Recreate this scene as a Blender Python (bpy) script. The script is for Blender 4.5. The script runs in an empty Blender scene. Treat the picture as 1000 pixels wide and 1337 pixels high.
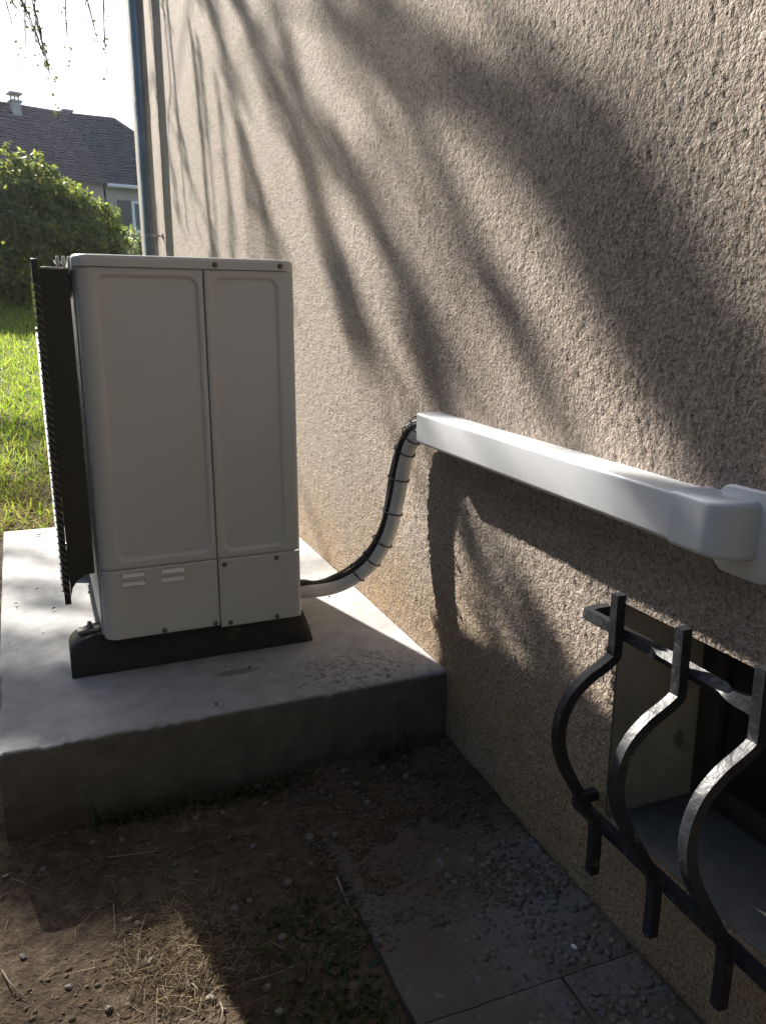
import bpy, bmesh, math, random
import numpy as np
from mathutils import Vector, Matrix

# ------------------------------------------------------------------ camera, sky, sun, exposure
scn = bpy.context.scene
COL = scn.collection
CAM = np.array([-0.765, 0.0, 0.79])          # z = 0 is the top of the concrete pad
FOC, PITCH, YAW = 1030.0, math.radians(13.43), math.radians(21.4)
cam = bpy.data.cameras.new('camera'); cam.sensor_fit = 'HORIZONTAL'; cam.sensor_width = 36.0
cam.lens = 36.0 * FOC / 1000.0; cam.clip_start = 0.02; cam.clip_end = 1000
cam_ob = bpy.data.objects.new('camera', cam); COL.objects.link(cam_ob)
cam_ob.location = CAM; cam_ob.rotation_euler = (math.pi / 2 - PITCH, 0, -YAW)
scn.camera = cam_ob

SUN = np.array([-1.0, 4.0, 2.6])             # towards the sun
sun_el = math.atan2(SUN[2], math.hypot(SUN[0], SUN[1])); sun_az = math.atan2(SUN[0], SUN[1])
world = bpy.data.worlds.new('World'); scn.world = world; world.use_nodes = True
wn = world.node_tree.nodes; wl = world.node_tree.links; wn.clear()
sky = wn.new('ShaderNodeTexSky'); sky.sky_type = 'NISHITA'; sky.sun_disc = False
sky.sun_elevation = sun_el; sky.sun_rotation = sun_az % (2 * math.pi)
sky.air_density = 1.0; sky.dust_density = 1.2; sky.ozone_density = 1.0
bg = wn.new('ShaderNodeBackground'); bg.inputs['Strength'].default_value = 0.072
wo = wn.new('ShaderNodeOutputWorld')
wl.new(sky.outputs[0], bg.inputs['Color']); wl.new(bg.outputs[0], wo.inputs['Surface'])
sl = bpy.data.lights.new('sun', 'SUN'); sl.energy = 5.0; sl.angle = math.radians(0.53); sl.color = (1.0, 0.94, 0.85)
sun = bpy.data.objects.new('sun', sl); COL.objects.link(sun)
sun.rotation_euler = Vector(SUN).to_track_quat('Z', 'Y').to_euler(); sun.location = (-4, 12, 9)
vs = scn.view_settings
vs.view_transform = 'Standard'; vs.look = 'None'; vs.gamma = 1.0; vs.use_curve_mapping = False
vs.exposure = 1.62

# pixel -> ray helpers (positions only; distance always comes from a surface)
_H = np.array([math.sin(YAW), math.cos(YAW), 0]); _Z = np.array([0, 0, 1.0])
_F = math.cos(PITCH) * _H - math.sin(PITCH) * _Z; _U = math.sin(PITCH) * _H + math.cos(PITCH) * _Z; _R = np.cross(_F, _U)
def ray(px, py):
    d = _F * FOC + _R * (px - 500) - _U * (py - 668.5); return d / np.linalg.norm(d)
def onz(px, py, z): d = ray(px, py); return CAM + d * (z - CAM[2]) / d[2]
def onx(px, py, x): d = ray(px, py); return CAM + d * (x - CAM[0]) / d[0]
def ony(px, py, y): d = ray(px, py); return CAM + d * (y - CAM[1]) / d[1]
def onplane(px, py, p, n): d = ray(px, py); return CAM + d * ((np.array(p) - CAM) @ n) / (d @ n)

rng = np.random.default_rng(7); random.seed(7)

# ------------------------------------------------------------------ mesh helpers
def link(name, me, m=None, parent=None):
    o = bpy.data.objects.new(name, me); COL.objects.link(o)
    if m is not None and me is not None:
        me.materials.clear(); me.materials.append(m)
    if parent is not None: o.parent = parent
    return o
def tag(o, label=None, cat=None, group=None, kind=None):
    if label: o['label'] = label
    if cat: o['category'] = cat
    if group: o['group'] = group
    if kind: o['kind'] = kind
    return o
def empty(name, loc=(0, 0, 0), rz=0.0):
    o = bpy.data.objects.new(name, None); COL.objects.link(o); o.location = loc; o.rotation_euler = (0, 0, rz)
    o.empty_display_size = 0.1
    return o
def mesh_np(name, v, f, smooth=True):
    """fast mesh from arrays; f is (n,3) or (n,4)"""
    v = np.asarray(v, dtype=np.float32); f = np.asarray(f, dtype=np.int32); k = f.shape[1]
    me = bpy.data.meshes.new(name); me.vertices.add(len(v)); me.vertices.foreach_set('co', v.ravel())
    me.loops.add(f.size); me.loops.foreach_set('vertex_index', f.ravel())
    me.polygons.add(len(f)); me.polygons.foreach_set('loop_start', np.arange(0, f.size, k, dtype=np.int32))
    try: me.polygons.foreach_set('loop_total', np.full(len(f), k, dtype=np.int32))
    except Exception: pass
    if smooth: me.polygons.foreach_set('use_smooth', np.ones(len(f), dtype=bool))
    me.update(calc_edges=True); me.validate()
    return me
def mesh_py(name, v, f, smooth=False):
    me = bpy.data.meshes.new(name); me.from_pydata([tuple(map(float, p)) for p in v], [], [tuple(int(i) for i in q) for q in f]); me.update()
    if smooth: me.polygons.foreach_set('use_smooth', np.ones(len(me.polygons), dtype=bool))
    return me
def bm_mesh(name, bm, smooth_angle=None):
    bmesh.ops.recalc_face_normals(bm, faces=bm.faces)
    me = bpy.data.meshes.new(name); bm.to_mesh(me); bm.free()
    if smooth_angle is not None:
        me.polygons.foreach_set('use_smooth', np.ones(len(me.polygons), dtype=bool))
        me.set_sharp_from_angle(angle=math.radians(smooth_angle))
    return me
def box_bm(x0, x1, y0, y1, z0, z1, bevel=0.0, seg=2):
    bm = bmesh.new(); bmesh.ops.create_cube(bm, size=1.0)
    for v in bm.verts:
        v.co = ((x0 + x1) / 2 + v.co.x * (x1 - x0), (y0 + y1) / 2 + v.co.y * (y1 - y0), (z0 + z1) / 2 + v.co.z * (z1 - z0))
    if bevel > 0: bmesh.ops.bevel(bm, geom=list(bm.edges), offset=bevel, segments=seg, profile=0.5, affect='EDGES')
    return bm
def box(name, b, m, parent=None, bevel=0.0, seg=2):
    return link(name, bm_mesh(name, box_bm(*b, bevel=bevel, seg=seg), 40), m, parent)
def grid_faces(nu, nv, flip=False):
    i = np.arange(nu - 1)[:, None] * nv + np.arange(nv - 1)[None, :]
    q = np.stack([i, i + nv, i + nv + 1, i + 1], -1).reshape(-1, 4)
    return q[:, ::-1] if flip else q
def sweep(path, rad, seg=8, profile=None, up=(0, 0, 1), caps=True, twist=None):
    """tube (or profile) swept along path; rad scalar or per-point. returns verts, faces(list)"""
    P = np.asarray(path, float); n = len(P); rad = np.broadcast_to(np.asarray(rad, float), (n,))
    T = np.gradient(P, axis=0); T /= np.linalg.norm(T, axis=1)[:, None] + 1e-12
    if profile is None:
        a = np.arange(seg) * 2 * math.pi / seg; profile = np.stack([np.cos(a), np.sin(a)], 1)
    k = len(profile)
    N = np.cross(T[0], up)
    if np.linalg.norm(N) < 1e-4: N = np.cross(T[0], (1, 0, 0))
    N /= np.linalg.norm(N); V = []
    for i in range(n):
        N = N - T[i] * (N @ T[i]); N /= np.linalg.norm(N); B = np.cross(T[i], N)
        pr = profile
        if twist is not None:
            c, s = math.cos(twist[i]), math.sin(twist[i]); pr = profile @ np.array([[c, s], [-s, c]])
        V.append(P[i] + rad[i] * (pr[:, :1] * N + pr[:, 1:] * B))
    V = np.concatenate(V); F = []
    for i in range(n - 1):
        for j in range(k):
            a = i * k + j; b = i * k + (j + 1) % k; F.append((a, b, b + k, a + k))
    if caps: F.append(tuple(range(k))[::-1]); F.append(tuple((n - 1) * k + j for j in range(k)))
    return V, F
def catmull(pts, per=8):
    P = np.asarray(pts, float); P = np.vstack([2 * P[0] - P[1], P, 2 * P[-1] - P[-2]]); out = []
    for i in range(1, len(P) - 2):
        for t in np.arange(per) / per:
            a, b, c, d = P[i - 1:i + 3]
            out.append(.5 * ((2 * b) + (-a + c) * t + (2 * a - 5 * b + 4 * c - d) * t * t + (-a + 3 * b - 3 * c + d) * t ** 3))
    out.append(P[-2]); return np.array(out)
def tube(name, path, rad, m, parent=None, seg=10, **k):
    v, f = sweep(path, rad, seg, **k)
    bm = bmesh.new(); vs_ = [bm.verts.new(p) for p in v]
    for q in f:
        try: bm.faces.new([vs_[i] for i in q])
        except ValueError: pass
    return link(name, bm_mesh(name, bm, 50), m, parent)

# numpy lattice noise, roughly -1..1
def _hash(ix, iy, s):
    h = (ix.astype(np.int64) * 374761393 + iy.astype(np.int64) * 668265263 + s * 1442695041) & 0x7fffffff
    h = ((h ^ (h >> 13)) * 1274126177) & 0x7fffffff
    h = ((h ^ (h >> 16)) * 1103515245) & 0x7fffffff
    return (h & 0xffff) / 32767.5 - 1.0
def vnoise(x, y, s=0):
    ix = np.floor(x); iy = np.floor(y); fx = x - ix; fy = y - iy
    fx = fx * fx * fx * (fx * (fx * 6 - 15) + 10); fy = fy * fy * fy * (fy * (fy * 6 - 15) + 10)
    a = _hash(ix, iy, s); b = _hash(ix + 1, iy, s); c = _hash(ix, iy + 1, s); d = _hash(ix + 1, iy + 1, s)
    return (a * (1 - fx) + b * fx) * (1 - fy) + (c * (1 - fx) + d * fx) * fy
def fbm(x, y, s=0, o=4):
    r = 0; a = 1; t = 0
    for i in range(o): r = r + a * vnoise(x * 2 ** i + 17.3 * i, y * 2 ** i - 9.1 * i, s + i); t += a; a *= .5
    return r / t
def sstep(a, b, x): t = np.clip((x - a) / (b - a), 0, 1); return t * t * (3 - 2 * t)

# ------------------------------------------------------------------ materials
def new_mat(name):
    m = bpy.data.materials.new(name); m.use_nodes = True; nt = m.node_tree
    return m, nt, nt.nodes['Principled BSDF']
def N(nt, t, **kw):
    n = nt.nodes.new(t)
    for k, v in kw.items():
        if k in n.inputs: n.inputs[k].default_value = v
        else: setattr(n, k, v)
    return n
def noise_node(nt, scale, detail=4, rough=.55, vec=None):
    n = N(nt, 'ShaderNodeTexNoise'); n.inputs['Scale'].default_value = scale; n.inputs['Detail'].default_value = detail; n.inputs['Roughness'].default_value = rough
    if vec is not None: nt.links.new(vec, n.inputs['Vector'])
    return n
def ramp(nt, fac, stops):
    r = N(nt, 'ShaderNodeValToRGB'); e = r.color_ramp.elements
    while len(e) < len(stops): e.new(.5)
    for el, (p, c) in zip(e, stops): el.position = p; el.color = (*c, 1) if len(c) == 3 else c
    nt.links.new(fac, r.inputs['Fac']); return r
def mixc(nt, fac, a, b, bt='MIX'):
    n = N(nt, 'ShaderNodeMix', data_type='RGBA', blend_type=bt)
    if isinstance(fac, (int, float)): n.inputs[0].default_value = fac
    else: nt.links.new(fac, n.inputs[0])
    for i, c in ((6, a), (7, b)):
        if isinstance(c, (tuple, list)): n.inputs[i].default_value = (*c[:3], 1)
        else: nt.links.new(c, n.inputs[i])
    return n.outputs[2]
def bump(nt, bs, h, strength=.3, dist=.002, prev=None):
    b = N(nt, 'ShaderNodeBump'); b.inputs['Strength'].default_value = strength; b.inputs['Distance'].default_value = dist
    nt.links.new(h, b.inputs['Height'])
    if prev is not None: nt.links.new(prev, b.inputs['Normal'])
    nt.links.new(b.outputs[0], bs.inputs['Normal']); return b.outputs[0]
def simple(name, c1, c2=None, scale=8, rough=.6, metal=0, bs_=0, bscale=60, bdist=.001, detail=4, spec=.5, wear=None):
    m, nt, b = new_mat(name)
    tc = N(nt, 'ShaderNodeTexCoord').outputs['Object']
    b.inputs['Roughness'].default_value = rough; b.inputs['Metallic'].default_value = metal
    b.inputs['Specular IOR Level'].default_value = spec
    if c2 is None: c2 = tuple(x * .8 for x in c1)
    n = noise_node(nt, scale, detail, vec=tc)
    r = ramp(nt, n.outputs[0], [(.35, c1), (.65, c2)])
    out = r.outputs[0]
    if wear:
        w = noise_node(nt, wear[0], 6, .7, tc); wr = ramp(nt, w.outputs[0], [(wear[1], (0, 0, 0)), (wear[1] + .06, (1, 1, 1))])
        out = mixc(nt, wr.outputs[0], out, wear[2])
    nt.links.new(out, b.inputs['Base Color'])
    rr = ramp(nt, n.outputs[0], [(.3, (rough * .85,) * 3), (.7, (min(1, rough * 1.15),) * 3)]); nt.links.new(rr.outputs[0], b.inputs['Roughness'])
    if bs_ > 0: bump(nt, b, noise_node(nt, bscale, 4, vec=tc).outputs[0], bs_, bdist)
    return m
def leaf_mat(name, c1, c2, scale=3, trans=.45, rough=.5):
    m, nt, b = new_mat(name)
    g = N(nt, 'ShaderNodeNewGeometry'); oi = g.outputs['Random Per Island']
    r = ramp(nt, oi, [(0, c1), (1, c2)])
    nt.links.new(r.outputs[0], b.inputs['Base Color']); b.inputs['Roughness'].default_value = rough
    tr = N(nt, 'ShaderNodeBsdfTranslucent'); hs = N(nt, 'ShaderNodeHueSaturation'); hs.inputs['Saturation'].default_value = 1.15; hs.inputs['Value'].default_value = 2.2
    nt.links.new(r.outputs[0], hs.inputs['Color']); nt.links.new(hs.outputs[0], tr.inputs['Color'])
    mx = N(nt, 'ShaderNodeMixShader'); mx.inputs[0].default_value = trans
    nt.links.new(b.outputs[0], mx.inputs[1]); nt.links.new(tr.outputs[0], mx.inputs[2])
    nt.links.new(mx.outputs[0], nt.nodes['Material Output'].inputs['Surface']); return m

def render_wall_mat():
    m, nt, b = new_mat('roughcast_render'); L = nt.links
    pos = N(nt, 'ShaderNodeNewGeometry').outputs['Position']
    big = noise_node(nt, 1.1, 5, .6, pos); fine = noise_node(nt, 170, 3, .6, pos); mid = noise_node(nt, 14, 4, .6, pos)
    base = ramp(nt, fine.outputs[0], [(.3, (.215, .176, .143)), (.47, (.43, .364, .304)), (.68, (.61, .53, .455))]).outputs[0]
    base = mixc(nt, ramp(nt, big.outputs[0], [(.4, (0, 0, 0)), (.7, (1, 1, 1))]).outputs[0], base, mixc(nt, 1.0, base, (.88, .86, .86), 'MULTIPLY'))
    base = mixc(nt, ramp(nt, mid.outputs[0], [(.35, (0, 0, 0)), (.7, (.55, .55, .55))]).outputs[0], base, mixc(nt, 1.0, base, (.80, .77, .74), 'MULTIPLY'))
    # ochre damp stain along the foot of the wall
    sep = N(nt, 'ShaderNodeSeparateXYZ'); L.new(pos, sep.inputs[0])
    zr = N(nt, 'ShaderNodeMapRange'); L.new(sep.outputs['Z'], zr.inputs['Value'])
    zr.inputs['From Min'].default_value = .55; zr.inputs['From Max'].default_value = -.05
    st = noise_node(nt, 3.2, 5, .65, pos)
    mul = N(nt, 'ShaderNodeMath', operation='MULTIPLY'); L.new(zr.outputs[0], mul.inputs[0]); L.new(st.outputs[0], mul.inputs[1])
    sr = ramp(nt, mul.outputs[0], [(.18, (0, 0, 0)), (.55, (.72, .72, .72))])
    base = mixc(nt, sr.outputs[0], base, mixc(nt, 1.0, base, (.98, .76, .48), 'MULTIPLY'))
    L.new(base, b.inputs['Base Color']); b.inputs['Roughness'].default_value = .92; b.inputs['Specular IOR Level'].default_value = .2
    v = N(nt, 'ShaderNodeTexVoronoi'); v.inputs['Scale'].default_value = 260; L.new(pos, v.inputs['Vector'])
    n1 = bump(nt, b, noise_node(nt, 185, 3, .6, pos).outputs[0], 1.0, .0085)
    n2 = bump(nt, b, v.outputs['Distance'], .4, .002, n1)
    return m
M = {}
M['wall'] = render_wall_mat()
M['sill'] = simple('rough_cement_sill', (.17, .16, .145), (.10, .095, .088), 9, .95, bs_=.6, bscale=45, bdist=.005, wear=(14, .62, (.24, .225, .20)))
M['plaster'] = simple('smooth_reveal_plaster', (.50, .46, .40), (.31, .28, .24), 7, .95, bs_=.6, bscale=26, bdist=.006, wear=(11, .62, (.20, .18, .155)))
M['zinc'] = simple('zinc_sheet', (.30, .33, .36), (.22, .25, .28), 5, .38, .75)
M['white_pvc'] = simple('white_pvc', (.72, .73, .75), (.68, .69, .71), 5, .30)
M['white_foam'] = simple('white_pipe_insulation', (.78, .78, .76), (.66, .66, .64), 12, .55, bs_=.15, bscale=80)
M['black_rubber'] = simple('black_rubber', (.018, .018, .019), (.030, .030, .031), 14, .6, bs_=.12, bscale=90, wear=(5, .66, (.07, .065, .06)))
M['black_plastic'] = simple('black_plastic', (.022, .023, .025), (.030, .031, .033), 6, .42)
M['cable'] = simple('cable_black', (.03, .03, .032), (.045, .045, .048), 20, .4)
M['cable_grey'] = simple('cable_grey', (.22, .22, .22), (.3, .3, .3), 20, .45)
M['cabinet'] = simple('cabinet_cream_paint', (.60, .605, .60), (.58, .585, .58), 2.5, .36, bs_=.03, bscale=300, bdist=.0005)
M['slot'] = simple('bright_white', (.85, .85, .85), (.8, .8, .8), 5, .5)
M['steel'] = simple('galvanised_steel', (.5, .51, .52), (.36, .37, .38), 30, .35, .9)
M['screw'] = simple('screw_steel', (.20, .20, .20), (.12, .12, .12), 60, .4, .8)
M['iron'] = simple('painted_wrought_iron', (.016, .017, .022), (.028, .029, .035), 18, .46, bs_=.7, bscale=55, bdist=.003, wear=(30, .60, (.15, .148, .145)))
M['glass_dark'] = simple('dark_window_glass', (.012, .014, .016), (.02, .022, .024), 2, .08)
M['frame_paint'] = simple('dark_window_frame', (.05, .045, .04), (.035, .03, .028), 10, .5)
M['bark'] = simple('birch_bark', (.55, .53, .49), (.10, .09, .08), 9, .85, bs_=.4, bscale=30, bdist=.006)
M['twig'] = simple('dark_twig', (.07, .05, .04), (.11, .08, .06), 20, .8)
M['straw'] = leaf_mat('dry_straw', (.35, .285, .19), (.17, .13, .085), trans=.2, rough=.8)
M['stick'] = simple('dry_stick', (.30, .25, .19), (.16, .13, .10), 30, .85)
M['birch_leaf'] = leaf_mat('birch_leaf', (.10, .12, .03), (.06, .085, .025), trans=.25)
M['bush_leaf'] = leaf_mat('laurel_leaf', (.060, .085, .026), (.165, .175, .050), trans=.6, rough=.35)
M['shrub_leaf'] = leaf_mat('pale_shrub_leaf', (.12, .16, .06), (.17, .19, .085), trans=.4)
M['grass'] = leaf_mat('grass_blade', (.09, .155, .026), (.21, .22, .065), trans=.55)
M['grass_dry'] = leaf_mat('dry_grass_blade', (.20, .17, .075), (.13, .12, .05), trans=.35, rough=.8)
M['hedge_leaf'] = leaf_mat('hedge_leaf', (.030, .045, .018), (.055, .075, .026), trans=.2)
M['ivy'] = leaf_mat('small_weed_leaf', (.03, .05, .018), (.055, .075, .03), trans=.3)
M['h_wall'] = simple('neighbour_wall', (.42, .39, .34), (.37, .34, .30), 2, .9)
M['h_trim'] = simple('neighbour_white_paint', (.75, .75, .73), (.7, .7, .68), 3, .5)
M['h_shutter'] = simple('neighbour_shutter', (.10, .085, .075), (.08, .07, .06), 6, .6)
M['h_roof_a'] = simple('neighbour_roof_brown_tiles', (.150, .092, .078), (.105, .070, .063), 5, .8, bs_=.5, bscale=6, bdist=.02)
M['h_roof_b'] = simple('neighbour_roof_dark_tiles', (.085, .064, .062), (.066, .052, .052), 5, .8, bs_=.5, bscale=6, bdist=.02)
M['ch'] = simple('chimney_render', (.40, .37, .34), (.32, .30, .28), 4, .9)

def stones(c):
    return [simple('stone_%d' % i, col, tuple(x * .7 for x in col), 60, .75, bs_=.2, bscale=120) for i, col in enumerate(c)]
M_st = stones([(.165, .155, .14), (.135, .13, .125), (.195, .17, .14), (.105, .098, .09), (.16, .158, .162)])

def concrete_mat():
    m, nt, b = new_mat('pad_concrete'); L = nt.links
    pos = N(nt, 'ShaderNodeNewGeometry').outputs['Position']
    big = noise_node(nt, 2.2, 5, .6, pos); mid = noise_node(nt, 17, 5, .65, pos); fine = noise_node(nt, 160, 3, .6, pos)
    c = ramp(nt, big.outputs[0], [(.3, (.315, .317, .318)), (.7, (.45, .453, .457))]).outputs[0]
    c = mixc(nt, ramp(nt, mid.outputs[0], [(.35, (0, 0, 0)), (.7, (1, 1, 1))]).outputs[0], c, mixc(nt, 1, c, (.74, .725, .70), 'MULTIPLY'))
    # brown soil trodden on to the corner by the wall
    sp = noise_node(nt, 55, 6, .75, pos)
    def spot(cx, cy, rx, ry, lo, hi, warp=.0):
        mp = N(nt, 'ShaderNodeMapping'); mp.inputs['Location'].default_value = (-cx / rx, -cy / ry, 0); mp.inputs['Scale'].default_value = (1 / rx, 1 / ry, 0)
        L.new(pos, mp.inputs['Vector'])
        ln = N(nt, 'ShaderNodeVectorMath', operation='LENGTH'); L.new(mp.outputs[0], ln.inputs[0])
        ad = N(nt, 'ShaderNodeMath', operation='MULTIPLY_ADD'); L.new(mid.outputs[0], ad.inputs[0]); ad.inputs[1].default_value = warp; L.new(ln.outputs['Value'], ad.inputs[2])
        return ramp(nt, ad.outputs[0], [(lo, (1, 1, 1)), (hi, (0, 0, 0))]).outputs[0]
    s1 = spot(-.20, 1.62, .26, .17, .5, 1.0, .3)
    spk = ramp(nt, sp.outputs[0], [(.50, (0, 0, 0)), (.62, (1, 1, 1))]).outputs[0]
    c = mixc(nt, mixc(nt, 1, s1, spk, 'MULTIPLY'), c, (.115, .082, .055))
    # old damp patch
    s2 = spot(-.459, 1.71, .075, .022, .75, .95, .35)
    c = mixc(nt, mixc(nt, 1, s2, (.75, .75, .75), 'MULTIPLY'), c, (.15, .145, .12))
    s3 = spot(-.235, 1.93, .03, .012, .7, .9, .3)
    c = mixc(nt, s3, c, (.16, .15, .13))
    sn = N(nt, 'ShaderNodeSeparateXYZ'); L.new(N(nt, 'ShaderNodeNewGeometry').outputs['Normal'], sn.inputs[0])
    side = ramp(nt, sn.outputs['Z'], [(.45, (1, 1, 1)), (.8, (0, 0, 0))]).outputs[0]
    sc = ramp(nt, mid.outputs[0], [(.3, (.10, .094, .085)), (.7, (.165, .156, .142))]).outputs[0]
    c = mixc(nt, side, c, sc)  # darker formed sides, with their shade put into the colour
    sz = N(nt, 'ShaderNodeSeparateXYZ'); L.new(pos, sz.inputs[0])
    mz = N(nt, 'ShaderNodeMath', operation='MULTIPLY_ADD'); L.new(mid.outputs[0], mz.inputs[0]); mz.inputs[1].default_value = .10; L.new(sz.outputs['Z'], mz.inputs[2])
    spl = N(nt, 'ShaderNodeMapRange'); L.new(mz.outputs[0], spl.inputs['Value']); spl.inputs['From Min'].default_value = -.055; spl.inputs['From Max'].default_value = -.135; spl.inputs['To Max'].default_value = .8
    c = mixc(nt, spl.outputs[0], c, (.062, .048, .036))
    dk = ramp(nt, sp.outputs[0], [(.67, (0, 0, 0)), (.72, (.6, .6, .6))]).outputs[0]
    c = mixc(nt, dk, c, (.20, .17, .14))
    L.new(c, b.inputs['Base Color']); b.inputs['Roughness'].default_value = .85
    vp = N(nt, 'ShaderNodeTexVoronoi'); vp.inputs['Scale'].default_value = 42; L.new(pos, vp.inputs['Vector'])
    pit = ramp(nt, vp.outputs['Distance'], [(.06, (0, 0, 0)), (.14, (1, 1, 1))]).outputs[0]
    n1 = bump(nt, b, mid.outputs[0], .35, .006); n2 = bump(nt, b, pit, .6, .002, n1); bump(nt, b, fine.outputs[0], .35, .0018, n2)
    return m
M['pad'] = concrete_mat()

def slab_mat():
    m, nt, b = new_mat('aggregate_slab'); L = nt.links
    pos = N(nt, 'ShaderNodeNewGeometry').outputs['Position']
    big = noise_node(nt, 5, 5, .65, pos); fine = noise_node(nt, 120, 4, .7, pos)
    c = ramp(nt, fine.outputs[0], [(.3, (.10, .095, .092)), (.7, (.20, .193, .19))]).outputs[0]
    dirt = ramp(nt, big.outputs[0], [(.42, (0, 0, 0)), (.6, (1, 1, 1))]).outputs[0]
    c = mixc(nt, dirt, c, (.105, .085, .064))
    sp_ = N(nt, 'ShaderNodeSeparateXYZ'); L.new(pos, sp_.inputs[0])
    ma = N(nt, 'ShaderNodeMath', operation='MULTIPLY_ADD'); L.new(big.outputs[0], ma.inputs[0]); ma.inputs[1].default_value = .35; L.new(sp_.outputs['Y'], ma.inputs[2])
    far = N(nt, 'ShaderNodeMapRange'); L.new(ma.outputs[0], far.inputs['Value']); far.inputs['From Min'].default_value = 1.17; far.inputs['From Max'].default_value = 1.36
    c = mixc(nt, far.outputs[0], c, mixc(nt, fine.outputs[0], (.045, .033, .024), (.125, .092, .063)))
    mb = N(nt, 'ShaderNodeMath', operation='MULTIPLY_ADD'); L.new(big.outputs[0], mb.inputs[0]); mb.inputs[1].default_value = .25; L.new(sp_.outputs['X'], mb.inputs[2])
    out_ = N(nt, 'ShaderNodeMapRange'); L.new(mb.outputs[0], out_.inputs['Value']); out_.inputs['From Min'].default_value = -.07; out_.inputs['From Max'].default_value = -.19; out_.inputs['To Max'].default_value = .75
    c = mixc(nt, out_.outputs[0], c, (.092, .073, .055))
    L.new(c, b.inputs['Base Color']); b.inputs['Roughness'].default_value = .9
    bump(nt, b, fine.outputs[0], .5, .004); return m
M['slab'] = slab_mat()

def ground_mat():
    m, nt, b = new_mat('soil_and_turf'); L = nt.links
    pos = N(nt, 'ShaderNodeNewGeometry').outputs['Position']
    sep = N(nt, 'ShaderNodeSeparateXYZ'); L.new(pos, sep.inputs[0])
    a = noise_node(nt, 3.0, 6, .65, pos); f = noise_node(nt, 45, 5, .7, pos); g = noise_node(nt, 210, 3, .6, pos)
    soil = ramp(nt, f.outputs[0], [(.3, (.040, .029, .021)), (.55, (.105, .078, .054)), (.75, (.19, .145, .103))]).outputs[0]
    soil = mixc(nt, ramp(nt, a.outputs[0], [(.4, (0, 0, 0)), (.65, (1, 1, 1))]).outputs[0], soil, mixc(nt, 1, soil, (.62, .60, .58), 'MULTIPLY'))
    turf = ramp(nt, f.outputs[0], [(.3, (.035, .050, .014)), (.7, (.085, .095, .030))]).outputs[0]
    ad = N(nt, 'ShaderNodeMath', operation='MULTIPLY_ADD'); L.new(a.outputs[0], ad.inputs[0]); ad.inputs[1].default_value = 1.0; L.new(sep.outputs['Y'], ad.inputs[2])
    k = N(nt, 'ShaderNodeMapRange'); L.new(ad.outputs[0], k.inputs['Value']); k.inputs['From Min'].default_value = 3.9; k.inputs['From Max'].default_value = 4.9
    c = mixc(nt, k.outputs[0], soil, turf)
    L.new(c, b.inputs['Base Color']); b.inputs['Roughness'].default_value = .95; b.inputs['Specular IOR Level'].default_value = .15
    n1 = bump(nt, b, f.outputs[0], .7, .012); bump(nt, b, g.outputs[0], .5, .003, n1); return m
M['ground'] = ground_mat()

# ------------------------------------------------------------------ terrain
def terr(x, y):
    x = np.asarray(x, float); y = np.asarray(y, float)
    z = np.interp(y, [-200, 1.4, 2.2, 3.45, 12.8, 30, 60, 400], [-.185, -.185, -.15, -.035, 1.06, 1.55, 1.8, 1.8])
    near = sstep(-3.5, -2.4, x) * sstep(-1.5, -.5, y) * (1 - sstep(3, 5, y))
    z = z + near * .010 * fbm(x * 5, y * 5, 3, 5) * sstep(-.36, -.5, x)
    z = z + .03 * fbm(x * .6, y * .6, 9, 3) * sstep(4.5, 7, y)
    z = z - .006 * sstep(-.52, -.40, x) * (1 - sstep(1.2, 1.35, y))
    cov = sstep(-.46, -.34, x) * sstep(1.07, 1.27, y + .14 * fbm(x * 9, y * 9, 15, 4) + .05 * fbm(x * 60, y * 60, 19, 3) + .10 * sstep(-.2, -.36, x)) * (1 - sstep(1.6, 2.0, y))
    z = z + cov * (.0165 + .005 * fbm(x * 30, y * 30, 16, 4))
    return z
def axis(*seg):
    out = []
    for a, b, s in seg: out += list(np.arange(a, b - 1e-6, s))
    return np.array(out + [seg[-1][1]])
gx = axis((-180, -30, 15), (-30, -6, 1.2), (-6, -2, .2), (-2, .1, .012), (.1, 3, .25), (3, 30, 3), (30, 180, 15))
gy = axis((-180, -20, 16), (-20, -2, 1.0), (-2, .2, .08), (.2, 1.6, .012), (1.6, 14, .1), (14, 60, 2), (60, 380, 20))
X, Y = np.meshgrid(gx, gy, indexing='ij')
ground = link('ground', mesh_np('ground', np.stack([X, Y, terr(X, Y)], -1).reshape(-1, 3), grid_faces(len(gx), len(gy))), M['ground'])
tag(ground, 'bare brown soil turning into sloping lawn', 'ground', kind='structure')

# ------------------------------------------------------------------ own house
house = tag(empty('house', (0, 3, -.185)), 'house side wall in coarse beige roughcast with a low basement window', 'house')
def H(o): o.parent = house; o.matrix_parent_inverse = Matrix.Translation((0, -3, .185)); return o
OY0, OY1, OZ0, OZ1 = -.05, .942, 0.0, .372       # basement window opening in the wall
YEND, ZTOP = 8.4, 5.4
ycol = np.concatenate([np.arange(.35, .95, .004), .95 * np.exp(np.arange(0, math.log(YEND / .95), .0042)), [YEND]])
zrow = np.concatenate([np.arange(-.26, 1.2, .005), np.arange(1.2, 2.0, .0055), np.arange(2.0, 3.4, .011), [3.4]])
ycol[np.argmin(abs(ycol - OY1))] = OY1; zrow[np.argmin(abs(zrow - OZ1))] = OZ1; zrow[np.argmin(abs(zrow - OZ0))] = OZ0
Yg, Zg = np.meshgrid(ycol, zrow, indexing='ij')
wx = vnoise(Yg * 23, Zg * 23, 61) * .005; wz = vnoise(Yg * 23, Zg * 23, 62) * .005
n1 = vnoise((Yg + wx) / .0046, (Zg + wz) / .0052, 11); n2 = vnoise(Yg / .019, Zg / .019, 12); n3 = fbm(Yg / .25, Zg / .25, 13, 3)
hgt = .0016 * n1 + .0005 * n2 + .0007 * n3 + .0022
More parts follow.
